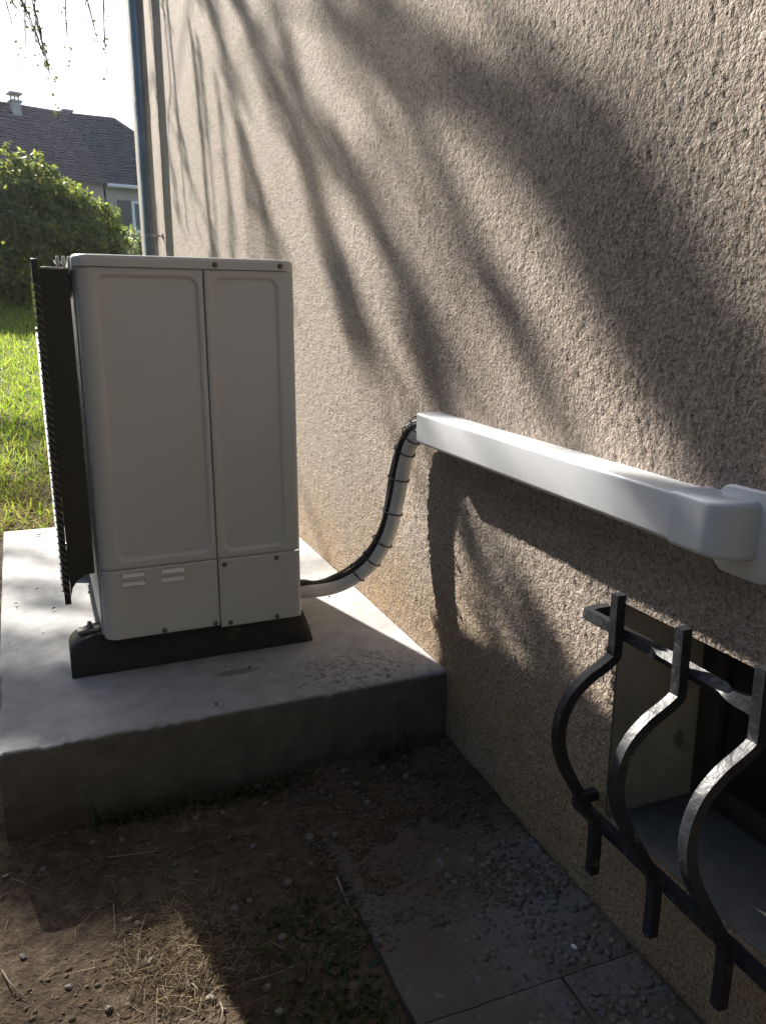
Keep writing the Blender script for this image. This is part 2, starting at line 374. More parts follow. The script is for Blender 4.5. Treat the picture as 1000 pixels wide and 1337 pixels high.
hgt = np.where(hgt < .0016, .0016 + (hgt - .0016) * .45, hgt)          # no deep pits
edge = np.minimum(np.hypot(np.maximum(Yg - OY1, 0), np.maximum(Zg - OZ1, 0)) / .012, 1)   # tidy arris round the opening
hgt = hgt * (.35 + .65 * edge)
V = np.stack([-hgt, Yg, Zg], -1).reshape(-1, 3); F = grid_faces(len(ycol), len(zrow))
fc = V[F].mean(1); keep = ~((fc[:, 1] < OY1) & (fc[:, 2] < OZ1) & (fc[:, 2] > OZ0))
H(link('wall', mesh_np('wall', V, F[keep], True), M['wall']))
def quads(name, Q, m, parent=None):
    v = []; f = []
    for q in Q: f.append(tuple(range(len(v), len(v) + len(q)))); v += list(q)
    return link(name, mesh_py(name, v, f), m, parent)
y0w = -6.0; XD = 8.0
H(quads('wall', [
    [(0, y0w, -.3), (0, OY0, -.3), (0, OY0, 3.4), (0, y0w, 3.4)],
    [(0, OY0, OZ1), (0, .35, OZ1), (0, .35, 3.4), (0, OY0, 3.4)], [(0, OY0, -.3), (0, .35, -.3), (0, .35, OZ0), (0, OY0, OZ0)],
    [(0, y0w, 3.4), (0, YEND, 3.4), (0, YEND, ZTOP), (0, y0w, ZTOP)],
    [(0, YEND, -.3), (XD, YEND, -.3), (XD, YEND, ZTOP), (0, YEND, ZTOP)], [(0, y0w, -.3), (XD, y0w, -.3), (XD, y0w, ZTOP), (0, y0w, ZTOP)],
    [(XD, y0w, -.3), (XD, YEND, -.3), (XD, YEND, ZTOP), (XD, y0w, ZTOP)]], M['wall']))
RX = .205                                         # reveal depth
H(box('jamb', (.003, RX, OY1 + .0005, OY1 + .06, OZ0 - .02, OZ1 + .05), M['plaster']))
H(box('jamb', (.003, RX, OY0 - .06, OY0 - .0005, OZ0 - .02, OZ1 + .05), M['plaster']))
H(box('lintel', (.003, RX, OY0 - .01, OY1 + .01, OZ1 + .0005, OZ1 + .06), M['plaster']))
H(box('sill', (.003, RX + .02, OY0 - .002, OY1 - .002, OZ0 - .05, OZ0 - .002), M['sill'], bevel=.004))
wf = H(box('window_frame', (RX - .03, RX, OY1 - .045, OY1 - .001, OZ0 - .001, OZ1 - .001), M['frame_paint'], bevel=.003))
for b in ((RX - .03, RX, OY0 + .001, OY0 + .045, OZ0, OZ1), (RX - .029, RX - .001, OY0 + .04, OY1 - .04, OZ1 - .045, OZ1 - .001),
          (RX - .029, RX - .001, OY0 + .04, OY1 - .04, OZ0, OZ0 + .045), (RX - .029, RX - .001, .42, .47, OZ0 + .03, OZ1 - .03)):
    o = box('frame_bar', b, M['frame_paint'], wf, bevel=.003)
for ya, yb in ((OY0 + .03, .43), (.46, OY1 - .03)):
    (box('pane', (RX - .016, RX - .011, ya, yb, OZ0 + .03, OZ1 - .03), M['glass_dark'], wf))
H(box('roof', (-.55, XD + .55, y0w - .4, YEND + .35, ZTOP, ZTOP + .22), M['h_roof_a'], bevel=.02))
rv = [(-.55, y0w - .4, ZTOP + .221), (XD + .55, y0w - .4, ZTOP + .221), (XD + .55, YEND + .35, ZTOP + .221), (-.55, YEND + .35, ZTOP + .221), (4, y0w + 3, ZTOP + 2.6), (4, YEND - 3, ZTOP + 2.6)]
H(link('roof', mesh_py('roof', rv, [(0, 1, 4), (1, 2, 5, 4), (2, 3, 5), (3, 0, 4, 5)]), M['h_roof_a']))
ga = np.linspace(math.pi, 2 * math.pi, 9); gp = [(-.62 + .065 * math.cos(a), ZTOP + .12 + .065 * math.sin(a)) for a in ga]
H(link('gutter', mesh_np('gutter', [(x, y, z) for y in (y0w - .4, YEND + .35) for x, z in gp], [(i, i + 1, i + 10, i + 9) for i in range(8)]), M['zinc']))

# downpipe on the corner of the wall
dp = tag(empty('downpipe', (-.095, 6.60, -.1)), 'grey zinc rainwater downpipe clamped near the corner of the roughcast wall', 'downpipe')
def rel(o, root):
    o.parent = root; o.matrix_parent_inverse = (Matrix.Translation(root.location) @ Matrix.Rotation(root.rotation_euler.z, 4, 'Z')).inverted(); return o
rel(tube('pipe', [(-.095, 6.60, z) for z in np.linspace(-.05, 5.1, 12)] + [(-.3, 6.60, 5.3), (-.6, 6.60, 5.46)], .054, M['zinc'], seg=20), dp)
for z in (-.02 + 1.0 * 2.35, 4.4): rel(tube('socket', [(-.095, 6.60, z - .05), (-.095, 6.60, z + .05)], .0575, M['zinc'], seg=20), dp)
for z in (1.45, 3.6):
    br = rel(tube('bracket', [(-.095, 6.60, z - .013), (-.095, 6.60, z + .013)], .0585, M['steel'], seg=20), dp)
    tube('stem', [(-.05, 6.60, z), (-.008, 6.60, z)], .007, M['steel'], br, seg=8)
    tube('wall_plate', [(-.012, 6.60, z), (.004, 6.60, z)], .022, M['steel'], br, seg=14)

# ------------------------------------------------------------------ concrete pad
def make_pad():
    fl, fr, bl, brr = (-.950, 1.512), (-.004, 1.533), (-1.056, 3.345), (-.004, 3.36)
    us = np.linspace(0, 1, 240); D = .30; r = .010
    prof = [(0, -D), (0, -.2), (0, -.14), (0, -.09), (0, -.05), (0, -.022), (0, -r)] + [(r - r * math.cos(a), -r + r * math.sin(a)) for a in np.linspace(.3, math.pi / 2, 5)]
    tt = np.concatenate([np.linspace(.02, .5, 26), np.linspace(.55, 1.78, 60)])
    prof += [(t, 0) for t in tt] + [(1.81, -.006), (1.82, -.02), (1.82, -D)]
    V = []
    for u in us:
        f = np.array(fl) * (1 - u) + np.array(fr) * u; b = np.array(bl) * (1 - u) + np.array(brr) * u
        for s, z in prof:
            p = f + (b - f) * (s / 1.82); V.append((p[0], p[1], z))
    V = np.array(V); k = len(prof)
    top = (V[:, 2] > -.001)
    V[:, 2] += np.where(top, .0022 * fbm(V[:, 0] * 6, V[:, 1] * 6, 41, 4), 0)
    fe = (V[:, 1] < 1.56)
    V[:, 1] += np.where(fe, .0035 * fbm(V[:, 0] * 11, V[:, 2] * 14, 42, 4) + .004 * fbm(V[:, 0] * 3, V[:, 2] * 25, 45, 3) * (V[:, 2] < -.02), 0)
    chip = np.clip(fbm(V[:, 0] * 38, V[:, 0] * 0, 44, 4) - .12, 0, 1) * np.exp(-((V[:, 1] - 1.527) / .018) ** 2) * (V[:, 2] > -.03)
    V[:, 2] -= chip * .012; V[:, 1] += chip * .004
    V[:k, 2] = np.minimum(V[:k, 2], -.007); V[:k, 0] -= .004
    F = [tuple(q) for q in grid_faces(len(us), k)]
    F.append(tuple(range(k))); F.append(tuple((len(us) - 1) * k + i for i in range(k))[::-1])
    bm = bmesh.new(); vv = [bm.verts.new(p) for p in V]
    for q in F: bm.faces.new([vv[i] for i in q])
    return bm_mesh('concrete_pad', bm, 45)
pad = tag(link('concrete_pad', make_pad(), M['pad']), 'grey cast concrete pad under the heat pump against the wall', 'concrete pad')

# ------------------------------------------------------------------ heat pump
UA = math.radians(1.8)
hp = tag(empty('heat_pump', (-.74, 1.768, 0), UA), 'cream heat pump outdoor unit with black louvred front guard on the concrete pad', 'heat pump')
UW, UL, UZ0, UZ1 = .460, 1.10, .094, .905
RL, RR = .030, .012
def corner_y(lx):
    y = np.zeros_like(lx)
    a = lx < RL; y[a] = RL - np.sqrt(np.maximum(RL ** 2 - (RL - lx[a]) ** 2, 0))
    b = lx > UW - RR; y[b] = RR - np.sqrt(np.maximum(RR ** 2 - (lx[b] - UW + RR) ** 2, 0))
    return y
def rr_sdf(x, z, b, r):
    cx, cz = (b[0] + b[1]) / 2, (b[2] + b[3]) / 2; hx, hz = (b[1] - b[0]) / 2 - r, (b[3] - b[2]) / 2 - r
    qx, qz = abs(x - cx) - hx, abs(z - cz) - hz
    return np.hypot(np.maximum(qx, 0), np.maximum(qz, 0)) + np.minimum(np.maximum(qx, qz), 0) - r
def side_panel(name, x0, x1, z0, z1, emb=None, holes=(), rbot=0):
    nx = max(8, int((x1 - x0) / .0026)); nz = max(8, int((z1 - z0) / .0028))
    xs = np.linspace(x0, x1, nx); 
    if x0 == 0: xs = np.concatenate([RL * (1 - np.cos(np.linspace(0, math.pi / 2, 12)))[:-1], np.linspace(RL, x1, nx)])
    if x1 == UW: xs = np.concatenate([np.linspace(x0, UW - RR, nx), UW - RR + RR * np.sin(np.linspace(0, math.pi / 2, 8))[1:]])
    zs = np.linspace(z0, z1, nz)
    Xp, Zp = np.meshgrid(xs, zs, indexing='ij'); Yp = corner_y(Xp.ravel()).reshape(Xp.shape)
    if emb is not None: Yp = Yp + .0055 * (1 - sstep(-.0032, .0032, rr_sdf(Xp, Zp, emb, .022)))
    for h in holes: Yp = Yp + .006 * (1 - sstep(-.002, .002, rr_sdf(Xp, Zp, h, .0045)))
    # turned-in edges so the seams read as gaps
    ed = np.minimum(np.minimum(Zp - z0, z1 - Zp), np.minimum(Xp - x0 if x0 > 0 else 1 + 0 * Xp, x1 - Xp if x1 < UW else 1 + 0 * Xp))
    Yp = Yp + .0016 * (1 - sstep(0, .004, ed))
    me = mesh_np(name, np.stack([Xp, Yp, Zp], -1).reshape(-1, 3), grid_faces(len(xs), len(zs)))
    return link(name, me, M['cabinet'], hp)
XS, ZS = .2585, .2575
side_panel('side_panel', 0, XS - .0018, ZS + .0009, UZ1 - .002, (.040, .244, .278, .886))
side_panel('side_panel', XS + .0018, UW, ZS + .0009, UZ1 - .002, (.276, .420, .276, .886))
slots = [(.044, .094, .2395, .2475), (.044, .094, .2195, .2275), (.130, .182, .2395, .2475), (.130, .182, .2195, .2275)]
lp = side_panel('lower_panel', 0, XS - .0018, UZ0, ZS - .0009, None, slots)
for s_ in slots:      # vent slots: brightness put into white colour and plates tilted to the sky
    v = [(s_[0], -.0045, s_[2]), (s_[1], -.0045, s_[2]), (s_[1] - .002, .0045, s_[3]), (s_[0] + .002, .0045, s_[3]), (s_[0], .004, s_[2] - .003), (s_[1], .004, s_[2] - .003)]
    link('vent_slot', mesh_py('vent_slot', v, [(0, 1, 2, 3), (4, 5, 1, 0), (0, 3, 4), (1, 5, 2)]), M['slot'], lp)
# faint pressed square and arrow mark on the lower panel
def ridge(name, pts, r=.0011): return tube(name, pts, r, M['cabinet'], lp, seg=6)
ridge('pressed_line', [(.124, .0004, .200), (.124, .0004, .104)], .0007)
a = np.linspace(0, 2 * math.pi, 22); ridge('pressed_mark', [(.158 + .017 * math.cos(t), .0003, .182 + .017 * math.sin(t)) for t in a], .0008)
ridge('pressed_mark', [(.150, .0003, .160), (.166, .0003, .146), (.176, .0003, .152)], .0008)
sc_ = side_panel('service_cover', XS + .0018, UW, UZ0 - .006, ZS - .0009)
def roundbox(name, x0, x1, y0, y1, z0, z1, r, m, topbev=0.0, parent=hp):
    bm = bmesh.new(); ring = []
    for cx, cy, a0 in ((x1 - r, y1 - r, 0), (x0 + r, y1 - r, 90), (x0 + r, y0 + r, 180), (x1 - r, y0 + r, 270)):
        for t in np.linspace(0, 90, 9): ring.append((cx + r * math.cos(math.radians(a0 + t)), cy + r * math.sin(math.radians(a0 + t))))
    lv = [(z0, 0), (z1 - topbev, 0)] + ([(z1 - topbev + topbev * math.sin(t), topbev - topbev * math.cos(t)) for t in np.linspace(.25, math.pi / 2, 6)] if topbev else [])
    cx, cy = (x0 + x1) / 2, (y0 + y1) / 2; rows = []
    for z, ins in lv:
        rows.append([bm.verts.new((cx + (x - cx) * (1 - 2 * ins / (x1 - x0)), cy + (y - cy) * (1 - 2 * ins / (y1 - y0)), z)) for x, y in ring])
    n = len(ring)
    for i in range(len(rows) - 1):
        for j in range(n): bm.faces.new((rows[i][j], rows[i][(j + 1) % n], rows[i + 1][(j + 1) % n], rows[i + 1][j]))
    bm.faces.new(rows[0][::-1]); bm.faces.new(rows[-1])
    return link(name, bm_mesh(name, bm, 35), m, parent)
roundbox('cabinet', .006, UW - .006, .0085, UL - .004, UZ0 + .004, UZ1 - .002, .022, M['cabinet'])
lid = roundbox('lid', -.004, UW + .003, -.0035, UL + .002, UZ1 - .001, UZ1 + .023, .028, M['cabinet'], .010)
box('front_panel', (-.004, .010, .036, UL - .02, UZ0 + .002, UZ1 - .006), M['cabinet'], hp, .004)
# fan outlet behind the guard
for k in range(1):
    cy, cz = .50, .56
    for rr in np.linspace(.05, .34, 9):
        t = np.linspace(0, 2 * math.pi, 41)
        tube('fan_ring', [(-.014, cy + rr * math.cos(q), min(cz + rr * math.sin(q), .89)) for q in t], .0022, M['black_plastic'], hp, seg=5, caps=False)
box('handle_recess', (-.008, .004, .045, .075, .47, .56), M['slot'], hp, .003)
for z in (.50, .53): box('handle_recess', (-.013, -.006, .040, .050, z, z + .012), M['slot'], hp, .002)
# front guard: side plates, top bar, brackets and louvres
def plate(y):
    pts = [(-.063, .205), (-.058, .226), (-.046, .243), (-.030, .252), (-.010, .255), (-.010, .897), (-.059, .897), (-.0635, .893)]
    bm = bmesh.new(); a = [bm.verts.new((x, y, z)) for x, z in pts]; b = [bm.verts.new((x, y + .004, z)) for x, z in pts]
    bm.faces.new(a); bm.faces.new(b[::-1])
    for i in range(len(pts)): bm.faces.new((a[i], a[(i + 1) % len(pts)], b[(i + 1) % len(pts)], b[i]))
    return link('guard_side_plate', bm_mesh('guard_side_plate', bm), M['black_plastic'], hp)
plate(.012); plate(1.07)
box('guard_top_bar', (-.078, -.0645, .004, 1.084, .868, .916), M['black_plastic'], hp, .002)
box('guard_post', (-.0765, -.0635, .0085, .0115, .190, .868), M['black_plastic'], hp, .001)
box('guard_post', (-.0715, -.0635, 1.0745, 1.080, .190, .868), M['black_plastic'], hp, .001)
box('guard_rail', (-.062, -.004, .018, 1.068, .898, .9015), M['steel'], hp, .0005)
def slat_mesh():
    pr = [(-.0170, .0125), (-.0140, .0140), (.0010, .0), (-.002, -.0012)]
    v = []; f = []
    for y in (.002, 1.086):
        for x, z in pr: v.append((x, y, z))
    f = [(0, 1, 2, 3), (7, 6, 5, 4)] + [(i, i + 4, (i + 1) % 4 + 4, (i + 1) % 4) for i in range(4)]
    bm = bmesh.new(); vv = [bm.verts.new(p) for p in v]
    for q in f: bm.faces.new([vv[i] for i in q])
    return bm_mesh('slat', bm)
sm = slat_mesh(); sm.materials.append(simple('guard_slat_plastic', (.13, .137, .155), (.10, .106, .12), 8, .35))
for i in range(43):
    o = bpy.data.objects.new('slat', sm); COL.objects.link(o); o.parent = hp; o.location = (-.0645, 0, .213 + i * .0154)
# top fixings
for x in (-.030, -.018, -.008): box('guard_clip', (x, x + .006, .05, .065, .902, .925), M['steel'], hp, .001)
box('guard_clip', (-.034, -.004, .052, .062, .912, .916), M['steel'], hp, .0005)
# screws
def screw(x, z, y=-.0005, par=None):
    s = tube('screw', [(x, y + .001, z), (x, y - .0012, z), (x, y - .0028, z)], [.0062, .0060, .0042], M['screw'], par, seg=12)
    return s
for x, z in ((.284, .913), (.428, .914)): screw(x, z, -.0035, lid)
for x, z in ((.274, .243), (.399, .245), (.282, .098), (.396, .096), (.246, .101), (.129, .102)): screw(x, z, -.0005, sc_ if x > XS else lp)
for y in (.17, .93): box('mounting_rail', (.004, .456, y - .02, y + .02, .086, .0945), M['steel'], hp, .001)
# dark sub-cooler openings: rear coil fins
box('rear_coil', (UW - .0065, UW - .002, .15, UL - .06, .14, .87), M['screw'], hp)

# ------------------------------------------------------------------ rubber feet
def foot_mesh():
    secs = []
    L0, L1 = -.077, .499
    def ring(x, s, zt):
        wb, wt = .068 * s, .042 * s
        return [(x, -wb, 0), (x, -wb, .018 * zt / .088), (x, -wt - .012 * s, zt * .82), (x, -wt, zt), (x, wt, zt), (x, wt + .012 * s, zt * .82), (x, wb, .018 * zt / .088), (x, wb, 0)]
    xs = [(L0, .97, .052), (L0 + .004, 1, .064), (L0 + .016, 1, .076), (L0 + .045, 1, .085), (L0 + .055, 1, .088), (L1 - .055, 1, .088), (L1 - .03, 1, .084), (L1 - .016, 1, .072), (L1 - .006, 1, .045), (L1, .97, .022)]
    bm = bmesh.new(); rows = []
    for x, s, z in xs: rows.append([bm.verts.new(p) for p in ring(x, s, z)])
    for i in range(len(rows) - 1):
        for j in range(8): bm.faces.new((rows[i][j], rows[i + 1][j], rows[i + 1][(j + 1) % 8], rows[i][(j + 1) % 8]))
    bm.faces.new(rows[0]); bm.faces.new(rows[-1][::-1])
    bmesh.ops.bevel(bm, geom=[e for e in bm.edges if e.calc_face_angle(0) > .5], offset=.004, segments=2, affect='EDGES')
    return bm_mesh('foot_body', bm, 45)
fm = foot_mesh(); fm.materials.append(M['black_rubber'])
for ly, lab in ((.108, 'black rubber mounting foot under the heat pump end with the service cover'), (.93, 'black rubber mounting foot under the far end of the heat pump')):
    c, s = math.cos(UA), math.sin(UA)
    ft = tag(empty('rubber_foot', (-.74 - s * ly, 1.768 + c * ly, 0.0005), UA), lab, 'rubber foot', 'rubber feet under the heat pump')
    bd = bpy.data.objects.new('foot_body', fm); COL.objects.link(bd); bd.parent = ft
    box('top_rail', (-.055, -.006, -.014, .014, .083, .0925), M['steel'], ft, .001)
    bo = tube('bolt', [(-.028, 0, .08), (-.028, 0, .108)], .005, M['steel'], ft, seg=8)
    tube('nut', [(-.028, 0, .0926), (-.028, 0, .100)], .009, M['steel'], bo, seg=6)

# ------------------------------------------------------------------ pipes from unit to trunking
pp = catmull([(-.36, 1.985, .095)] + [tuple(onx(a_, b_, x_)) for a_, b_, x_ in ((392, 773, -.265), (440, 766, -.165), (480, 742, -.095), (505, 705, -.060), (518, 660, -.044), (527, 612, -.036), (537, 579, -.032))] + [(-.030, 1.618, .560), (-.028, 1.53, .563)], 10)
pb = tag(empty('refrigerant_pipes', tuple(pp[4])), 'white insulated refrigerant pipes and black cables tied together rising to the trunking', 'pipes')
rel(tube('insulated_pipe', pp, .0165, M['white_foam'], seg=18), pb)
T = np.gradient(pp, axis=0); T /= np.linalg.norm(T, axis=1)[:, None]
side = -_R * .75 + _U * .66
S_ = side - T * (T @ side)[:, None]; S_ /= np.linalg.norm(S_, axis=1)[:, None]
fwd = np.cross(T, S_)
def offs(d, e, wob=0, ph=0):
    k = np.linspace(0, 1, len(pp))[:, None]
    tp = np.minimum(1, (1 - k) / .16 * .9 + .1)
    return pp + tp * (S_ * (d + wob * np.sin(k * 19 + ph)) + fwd * (e + wob * np.cos(k * 13 + ph)))
rel(tube('cable', offs(.0215, .001, .0012, 0), .0066, M['cable'], seg=12), pb)
rel(tube('cable', offs(.0200, -.0100, .0012, 1), .0056, M['cable'], seg=12), pb)
rel(tube('cable', offs(.0295, -.004, .0020, 2), .0040, M['cable_grey'], seg=10), pb)
for i in (27, 33, 39, 48, 57, 66, 73, 79):
    q = np.linspace(0, 2 * math.pi, 25); c = pp[i] + S_[i] * .0085
    ring = [c + S_[i] * math.cos(t) * .0268 + fwd[i] * math.sin(t) * .0182 for t in q]
    tie = rel(tube('cable_tie', ring, .0019, M['cable'], seg=6, caps=False), pb)
    # tail of the tie
    (tube('cable_tie_tail', [c - S_[i] * .0255 + fwd[i] * .006, c - S_[i] * .029 + fwd[i] * .007], .0016, M['cable'], tie, seg=5))

# ------------------------------------------------------------------ trunking on the wall
TD, TH = .057, .066
tr = tag(empty('pipe_trunking', (0, 1.60, .565)), 'white plastic pipe trunking running along the wall to a rounded elbow', 'trunking')
tilt = .0215
def trunk_profile(d, h, r, back=.0):
    pts = [(back, -h / 2)]
    for t in np.linspace(-math.pi / 2, 0, 7): pts.append((-d + r - r * math.cos(t), -h / 2 + r + r * math.sin(t)))
    for t in np.linspace(0, math.pi / 2, 7): pts.append((-d + r - r * math.cos(t), h / 2 - r + r * math.sin(t)))
    pts.append((back, h / 2)); return pts
def zc(y): return .565 + (y - 1.60) * tilt
def trunk_bar(name, ys, d, h, r, m, dz=0):
    pr = trunk_profile(d, h, r); n = len(pr); v = []; f = []
    for y in ys:
        for x, z in pr: v.append((x, y, zc(y) + z + dz))
    for i in range(len(ys) - 1):
        for j in range(n): f.append((i * n + j, i * n + (j + 1) % n, (i + 1) * n + (j + 1) % n, (i + 1) * n + j))
    f.append(tuple(range(n))); f.append(tuple(range((len(ys) - 1) * n, len(ys) * n))[::-1])
    bm = bmesh.new(); vv = [bm.verts.new(p) for p in v]
    for q in f: bm.faces.new([vv[i] for i in q])
    return rel(link(name, bm_mesh(name, bm, 45), m), tr)
# hollow cover: outer skin plus open far end
def trunk_cover():
    pr = trunk_profile(TD, TH, .0065); pi = trunk_profile(TD - .0025, TH - .005, .005); n = len(pr); v = []; f = []
    for y, P in ((1.602, pi), (1.602, pr), (.778, pr)):
        for x, z in P: v.append((x, y, zc(y) + z))
    v2 = [(x, 1.45, zc(1.45) + z) for x, z in pi]; v += v2
    def strip(a, b):
        for j in range(n - 1): f.append((a * n + j, a * n + j + 1, b * n + j + 1, b * n + j))
    strip(0, 1); strip(1, 2); strip(3, 0); f.append(tuple(3 * n + j for j in range(n)))
    bm = bmesh.new(); vv = [bm.verts.new(p) for p in v]
    for q in f: bm.faces.new([vv[i] for i in q])
    return rel(link('cover', bm_mesh('cover', bm, 45), M['white_pvc']), tr)
trunk_cover()
trunk_bar('base_plate', [1.598, .780], .052, TH - .001, .003, M['white_pvc'], -.0028)
# elbow: profile turns the corner and dives into the wall
def elbow():
    d0, h, r = TD + .0038, TH + .0070, .008
    pts = [(.785, d0)]; R2 = .044; ye = .690
    pts += [(ye + R2, d0)]
    for t in np.linspace(0, math.pi / 2, 9)[1:]: pts.append((ye + R2 - R2 * math.sin(t), d0 - R2 + R2 * math.cos(t)))
    pts.append((ye - .001, .004))
    zs = [(-h / 2, r)] ; rows = []
    prof = [(r - r * math.sin(t), -h / 2 + r - r * math.cos(t)) for t in np.linspace(0, math.pi / 2, 6)] + [(r - r * math.cos(t), h / 2 - r + r * math.sin(t)) for t in np.linspace(0, math.pi / 2, 6)]
    bm = bmesh.new()
    P = np.array(pts); Tn = np.gradient(P, axis=0); Tn /= np.linalg.norm(Tn, axis=1)[:, None]; Nn = np.stack([Tn[:, 1], -Tn[:, 0]], 1)
    for i, (y, d) in enumerate(pts):
        row = []
        for ins, z in prof:
            yy, dd = y + Nn[i, 0] * -ins * (-1), d - abs(Nn[i, 1]) * ins
            yy = y - Nn[i, 0] * ins if False else y + abs(Nn[i, 0]) * ins
            row.append(bm.verts.new((-dd, yy, zc(y) + z)))
        rows.append(row)
    for i in range(len(rows) - 1):
        for j in range(len(prof) - 1): bm.faces.new((rows[i][j], rows[i][j + 1], rows[i + 1][j + 1], rows[i + 1][j]))
    # top and bottom closing fans towards the wall
    for e, z in ((0, -h / 2), (-1, h / 2)):
        bk = [bm.verts.new((-.003, y + (r if i > 1 else 0) * 0, zc(y) + z)) for i, (y, d) in enumerate(pts)]
        for i in range(len(rows) - 1):
            try: bm.faces.new((rows[i][e], rows[i + 1][e], bk[i + 1], bk[i]))
            except ValueError: pass
    return rel(link('elbow', bm_mesh('elbow', bm, 28), simple('elbow_pvc', (.64, .66, .70), (.60, .62, .66), 5, .32)), tr)
elbow()
def collar():
    yc, z0, hy, hz, r = .712, .538, .050, .057, .024; ring = []
    for cy, cz, a0 in ((yc + hy - r, z0 + hz - r, 0), (yc - hy + r, z0 + hz - r, 90), (yc - hy + r, z0 - hz + r, 180), (yc + hy - r, z0 - hz + r, 270)):
        for t in np.linspace(0, 90, 9): ring.append((cy + r * math.cos(math.radians(a0 + t)), cz + r * math.sin(math.radians(a0 + t))))
    bm = bmesh.new(); A = [bm.verts.new((.001, y, z)) for y, z in ring]; B = [bm.verts.new((-.0065, y, z)) for y, z in ring]
    Cc = [bm.verts.new((-.0085, yc + (y - yc) * .96, z0 + (z - z0) * .96)) for y, z in ring]; n = len(ring)
    for a_, b_ in ((A, B), (B, Cc)):
        for j in range(n): bm.faces.new((a_[j], a_[(j + 1) % n], b_[(j + 1) % n], b_[j]))
    bm.faces.new(Cc); bm.faces.new(A[::-1])
    return rel(link('wall_collar', bm_mesh('wall_collar', bm, 40), M['white_pvc']), tr)
collar()

# ------------------------------------------------------------------ wrought iron window grille
gr = tag(empty('window_grille', (-.06, .5, 0)), 'black wrought iron grille of bellied bars in front of the basement window', 'grille')
sq = np.array([(-1, -1), (1, -1), (1, 1), (-1, 1)], float)
prof_bar = [(-.0615, .414), (-.0615, .37), (-.0615, .326), (-.066, .316), (-.083, .305), (-.108, .291), (-.133, .268), (-.147, .238), (-.150, .205), (-.143, .172), (-.127, .138), (-.105, .100), (-.085, .066), (-.0755, .046), (-.0735, .030), (-.0735, -.005), (-.0745, -.041)]
BY = [.872, .740, .611, .479, .347, .215, .083]
for i, y in enumerate(BY):
    j = .002 * math.sin(i * 5.1)
    path = catmull([(x + .4 * j, y + j * k / 8, z + j) for k, (x, z) in enumerate(prof_bar)], 3)
    rel(tube('bar', path, .0075, M['iron'], profile=sq, up=(1, 0, 0)), gr)
def rail(z, twisted):
    ys = list(np.linspace(.955, -.02, 300)); tw = []; P = []
    for y in ys:
        P.append((-.0465, y, z + .002 * math.sin(y * 9)))
        a_ = 0
        if twisted:
            for k in range(len(BY) - 1):
                yc = BY[k] * .45 + BY[k + 1] * .55
                a_ += math.pi / 4 * float(sstep(-.014, .014, np.array(yc - y)))
        tw.append(a_)
    P = [(.012, .968, z), (-.03, .967, z), (-.0440, .963, z)] + P; tw = [0, 0, 0] + tw
    v, f = sweep(P, .0080, profile=sq, up=(0, 0, 1), twist=tw)
    bm = bmesh.new(); vv = [bm.verts.new(p) for p in v]
    for q in f: bm.faces.new([vv[i] for i in q])
    rel(link('rail', bm_mesh('rail', bm, 30), M['iron']), gr)
rail(.350, True); rail(.022, False)

# ------------------------------------------------------------------ paving slabs of washed aggregate
def pebble_mesh(seed, sub=1):
    r_ = np.random.default_rng(seed); bm = bmesh.new(); bmesh.ops.create_icosphere(bm, subdivisions=sub, radius=1.0)
    ax = r_.normal(size=(3, 3))
    for v in bm.verts:
        p = np.array(v.co); k = 1 + .16 * math.sin(p @ ax[0] * 1.6 + seed) + .10 * math.sin(p @ ax[1] * 2.3)
        v.co = Vector(p * k * np.array([1, .8 + .2 * r_.random() * 0, .55]))
    return bm_mesh('pebble', bm, 60)
PEB = []
for i in range(8):
    me = pebble_mesh(i + 3); me.materials.append(M_st[i % 5]); PEB.append(me)
GZ = -.185
def join_instances(name, meshes, items, m, parent=None):
    V = []; F = []; n0 = 0
    for mi, loc, sc, rz in items:
        me = meshes[mi]; v = np.zeros(len(me.vertices) * 3); me.vertices.foreach_get('co', v); v = v.reshape(-1, 3) * sc
        c, s = math.cos(rz), math.sin(rz); v = np.stack([v[:, 0] * c - v[:, 1] * s, v[:, 0] * s + v[:, 1] * c, v[:, 2]], 1) + np.array(loc)
        t = np.zeros(len(me.polygons) * 3, dtype=np.int32); me.loops.foreach_get('vertex_index', t)
        F.append(t.reshape(-1, 3) + n0); V.append(v); n0 += len(v)
    return link(name, mesh_np(name, np.concatenate(V), np.concatenate(F)), m, parent)
def poisson(x0, x1, y0, y1, d, n, r_):
    pts = []; cell = {}
    for _ in range(n):
        p = (r_.uniform(x0, x1), r_.uniform(y0, y1)); k = (int(p[0] // d), int(p[1] // d)); ok = True
        for a_ in (-1, 0, 1):
            for b_ in (-1, 0, 1):
                for q in cell.get((k[0] + a_, k[1] + b_), ()):
                    if (q[0] - p[0]) ** 2 + (q[1] - p[1]) ** 2 < d * d: ok = False
        if ok: cell.setdefault(k, []).append(p); pts.append(p)
    return pts
SL = [(-.385, -.006, .8365, 1.38, 'exposed pebble paving slab by the wall nearest the concrete pad'),
      (-.385, -.1475, .440, .8345, 'dirty outer paving slab of the pair beyond the joint from the pad'),
      (-.1440, -.006, .440, .8345, 'narrow pebble paving strip between outer slab and basement window wall'),
      (-.385, -.006, -.02, .432, 'exposed pebble paving slab under the window grille')]
